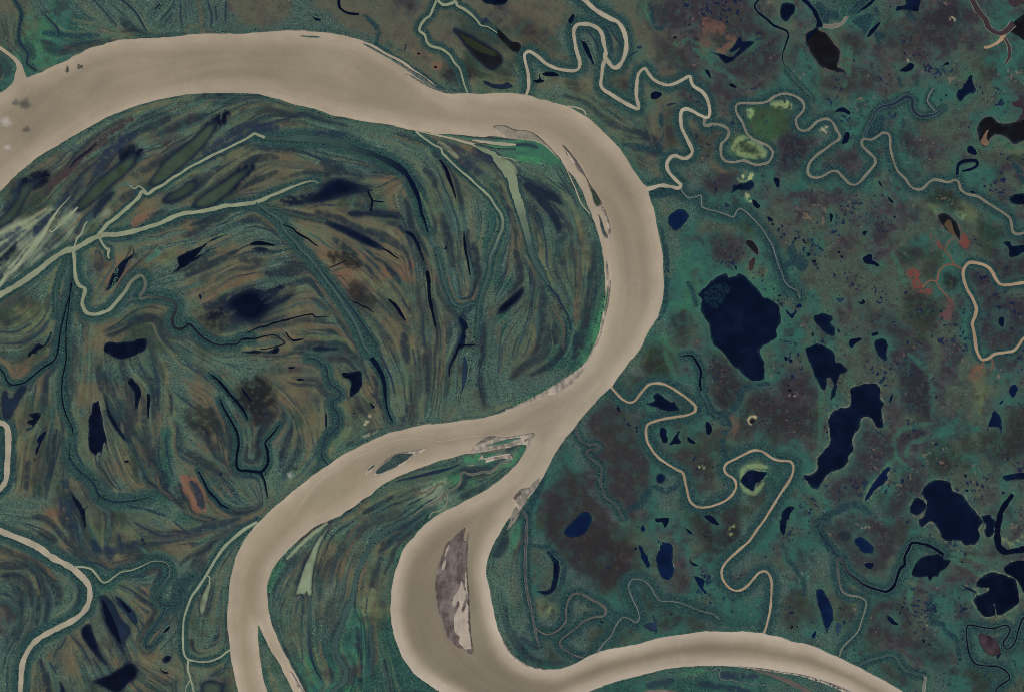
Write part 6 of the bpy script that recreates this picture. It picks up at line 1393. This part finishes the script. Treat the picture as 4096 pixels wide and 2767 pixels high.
for d in BARS:
    line = roughen(smooth(d['pts'], True, 3.5), d['rag'], True, hash_(d['label']))
    o, org = slab(d['name'], line, d['c1'], d['c2'], 3.0, seed=hash_(d['label']) % 40)
    tag(o, d['label'], d['cat'])
    for k, (nm, lab, hue, txt) in enumerate(d['parts']):
        q = roughen(smooth(P(txt), True, 3), 3.0 if nm == 'dry_sand' and len(P(txt)) > 8 else 1.6, True, 21 + k)
        p, _ = slab(nm, q, HUE[hue], np.array(HUE[hue]) * (.9 if nm != 'shrub_cover' else .75), 3.35 + .05 * k, o, org, 6, k, M_LAND if nm in ('shrub_cover', 'grass_strip') else M_SAND)
        p["label"] = lab
        if nm == 'shrub_cover':
            lo, hi = q.min(0), q.max(0)
            m_ = int((hi[0] - lo[0]) * (hi[1] - lo[1]) / 14)
            pts = rng.uniform(lo, hi, (m_, 2)); pts = pts[inside(q, pts)]
            if len(pts):
                cc_ = np.array(HUE[hue])[None] * rng.uniform(.5, 1.2, (len(pts), 1))
                Vv, tri, cc = clumps(pts[:, 0], pts[:, 1], albedo(cc_), rng.uniform(5, 9, len(pts)), rng.uniform(3, 7, len(pts)), np.full(len(pts), 3.3))
                Vv[:, :2] -= org
                so = put("willow_scrub", tri_mesh("willow_scrub", Vv, tri, cc, M_TREE), p); so["kind"] = "stuff"

# ------------------------------------------------------------------ thin slabs on the river, coloured dark to stand for cloud shadows
for label, cx, cy, r_, sd in (("dark ragged upright cloud shadow painted on the pale river", 608, 636, 34, 1), ("dark ragged painted cloud shadow beside the upright one on the river", 726, 606, 36, 2)):
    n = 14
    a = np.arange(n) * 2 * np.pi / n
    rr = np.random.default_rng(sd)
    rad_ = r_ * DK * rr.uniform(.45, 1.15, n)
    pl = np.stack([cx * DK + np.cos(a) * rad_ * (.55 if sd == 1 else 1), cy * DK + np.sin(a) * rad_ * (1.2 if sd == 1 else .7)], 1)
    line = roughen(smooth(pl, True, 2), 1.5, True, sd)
    o, _ = slab("painted_cloud_shadow", line, (62, 64, 54), (96, 90, 74), 1.35, step=3, seed=sd, mat=M_SAND)
    tag(o, label, "debris raft")  # slab painted dark for a cloud shadow, not debris

# ------------------------------------------------------------------ little clouds over the river and the forest
def cloud_material(name, density):
    m = bpy.data.materials.new(name); m.use_nodes = True
    n, l = m.node_tree.nodes, m.node_tree.links
    n.remove(n["Principled BSDF"])
    pv = n.new("ShaderNodeVolumePrincipled")
    pv.inputs["Color"].default_value = (1, .97, .93, 1); pv.inputs["Anisotropy"].default_value = .3
    tc = n.new("ShaderNodeTexCoord")
    t = n.new("ShaderNodeTexNoise"); t.inputs["Scale"].default_value = 1.7; t.inputs["Detail"].default_value = 5
    l.new(tc.outputs["Object"], t.inputs["Vector"])
    ln = n.new("ShaderNodeVectorMath"); ln.operation = 'LENGTH'; l.new(tc.outputs["Object"], ln.inputs[0])
    f = n.new("ShaderNodeMapRange"); f.inputs["From Min"].default_value = .15; f.inputs["From Max"].default_value = 1.0
    f.inputs["To Min"].default_value = .36; f.inputs["To Max"].default_value = -.35
    l.new(ln.outputs["Value"], f.inputs["Value"])
    ad = n.new("ShaderNodeMath"); ad.operation = 'ADD'; l.new(t.outputs[0], ad.inputs[0]); l.new(f.outputs[0], ad.inputs[1])
    mr = n.new("ShaderNodeMapRange"); mr.inputs["From Min"].default_value = .40; mr.inputs["From Max"].default_value = .75
    mr.inputs["To Min"].default_value = 0; mr.inputs["To Max"].default_value = density
    l.new(ad.outputs[0], mr.inputs["Value"]); l.new(mr.outputs[0], pv.inputs["Density"])
    l.new(pv.outputs[0], n["Material Output"].inputs["Volume"])
    return m

M_CLOUD = cloud_material("cloud_vapour", .022)
for label, t_, x, y, rx, ry, h in (
        ("small round white cloud drifting over the forest west of the river", "21", 312, 1166, 48, 48, 120),
        ("largest white wisp of cloud over the river near the frame edge", "00", 92, 1125, 92, 84, 330),
        ("white wisp of cloud cut by the frame edge beside the largest wisp", "00", 5, 1112, 50, 50, 330),
        ("faint cloud wisp under the largest wisp over the river", "00", 105, 1355, 60, 44, 330)):
    ox, oy = TX[int(t_[1])], TY[int(t_[0])]
    c = w2(np.array([ox + x * DK, oy + y * DK]))
    n_, m_ = 16, 10
    Vc, Fc = [], []
    for j in range(m_ + 1):
        ph = math.pi * j / m_
        for i in range(n_):
            a = 2 * math.pi * i / n_
            k = 1 + .12 * math.sin(3 * a + j) * math.sin(ph)
            Vc.append((math.sin(ph) * math.cos(a) * k, math.sin(ph) * math.sin(a) * k, math.cos(ph)))
    for j in range(m_):
        for i in range(n_):
            a, b = j * n_ + i, j * n_ + (i + 1) % n_
            f = [a, a + n_, b + n_, b]
            if j == 0: f = [a, a + n_, b + n_]
            elif j == m_ - 1: f = [a, a + n_, b]
            Fc.append(f)
    me = faces_mesh("cloud", np.array(Vc), Fc, np.ones((len(Vc), 3)), M_CLOUD)
    o = put("cloud", me, None, (c[0], c[1], h))
    o.scale = (rx * DK * S, ry * DK * S, 45)
    tag(o, label, "cloud")
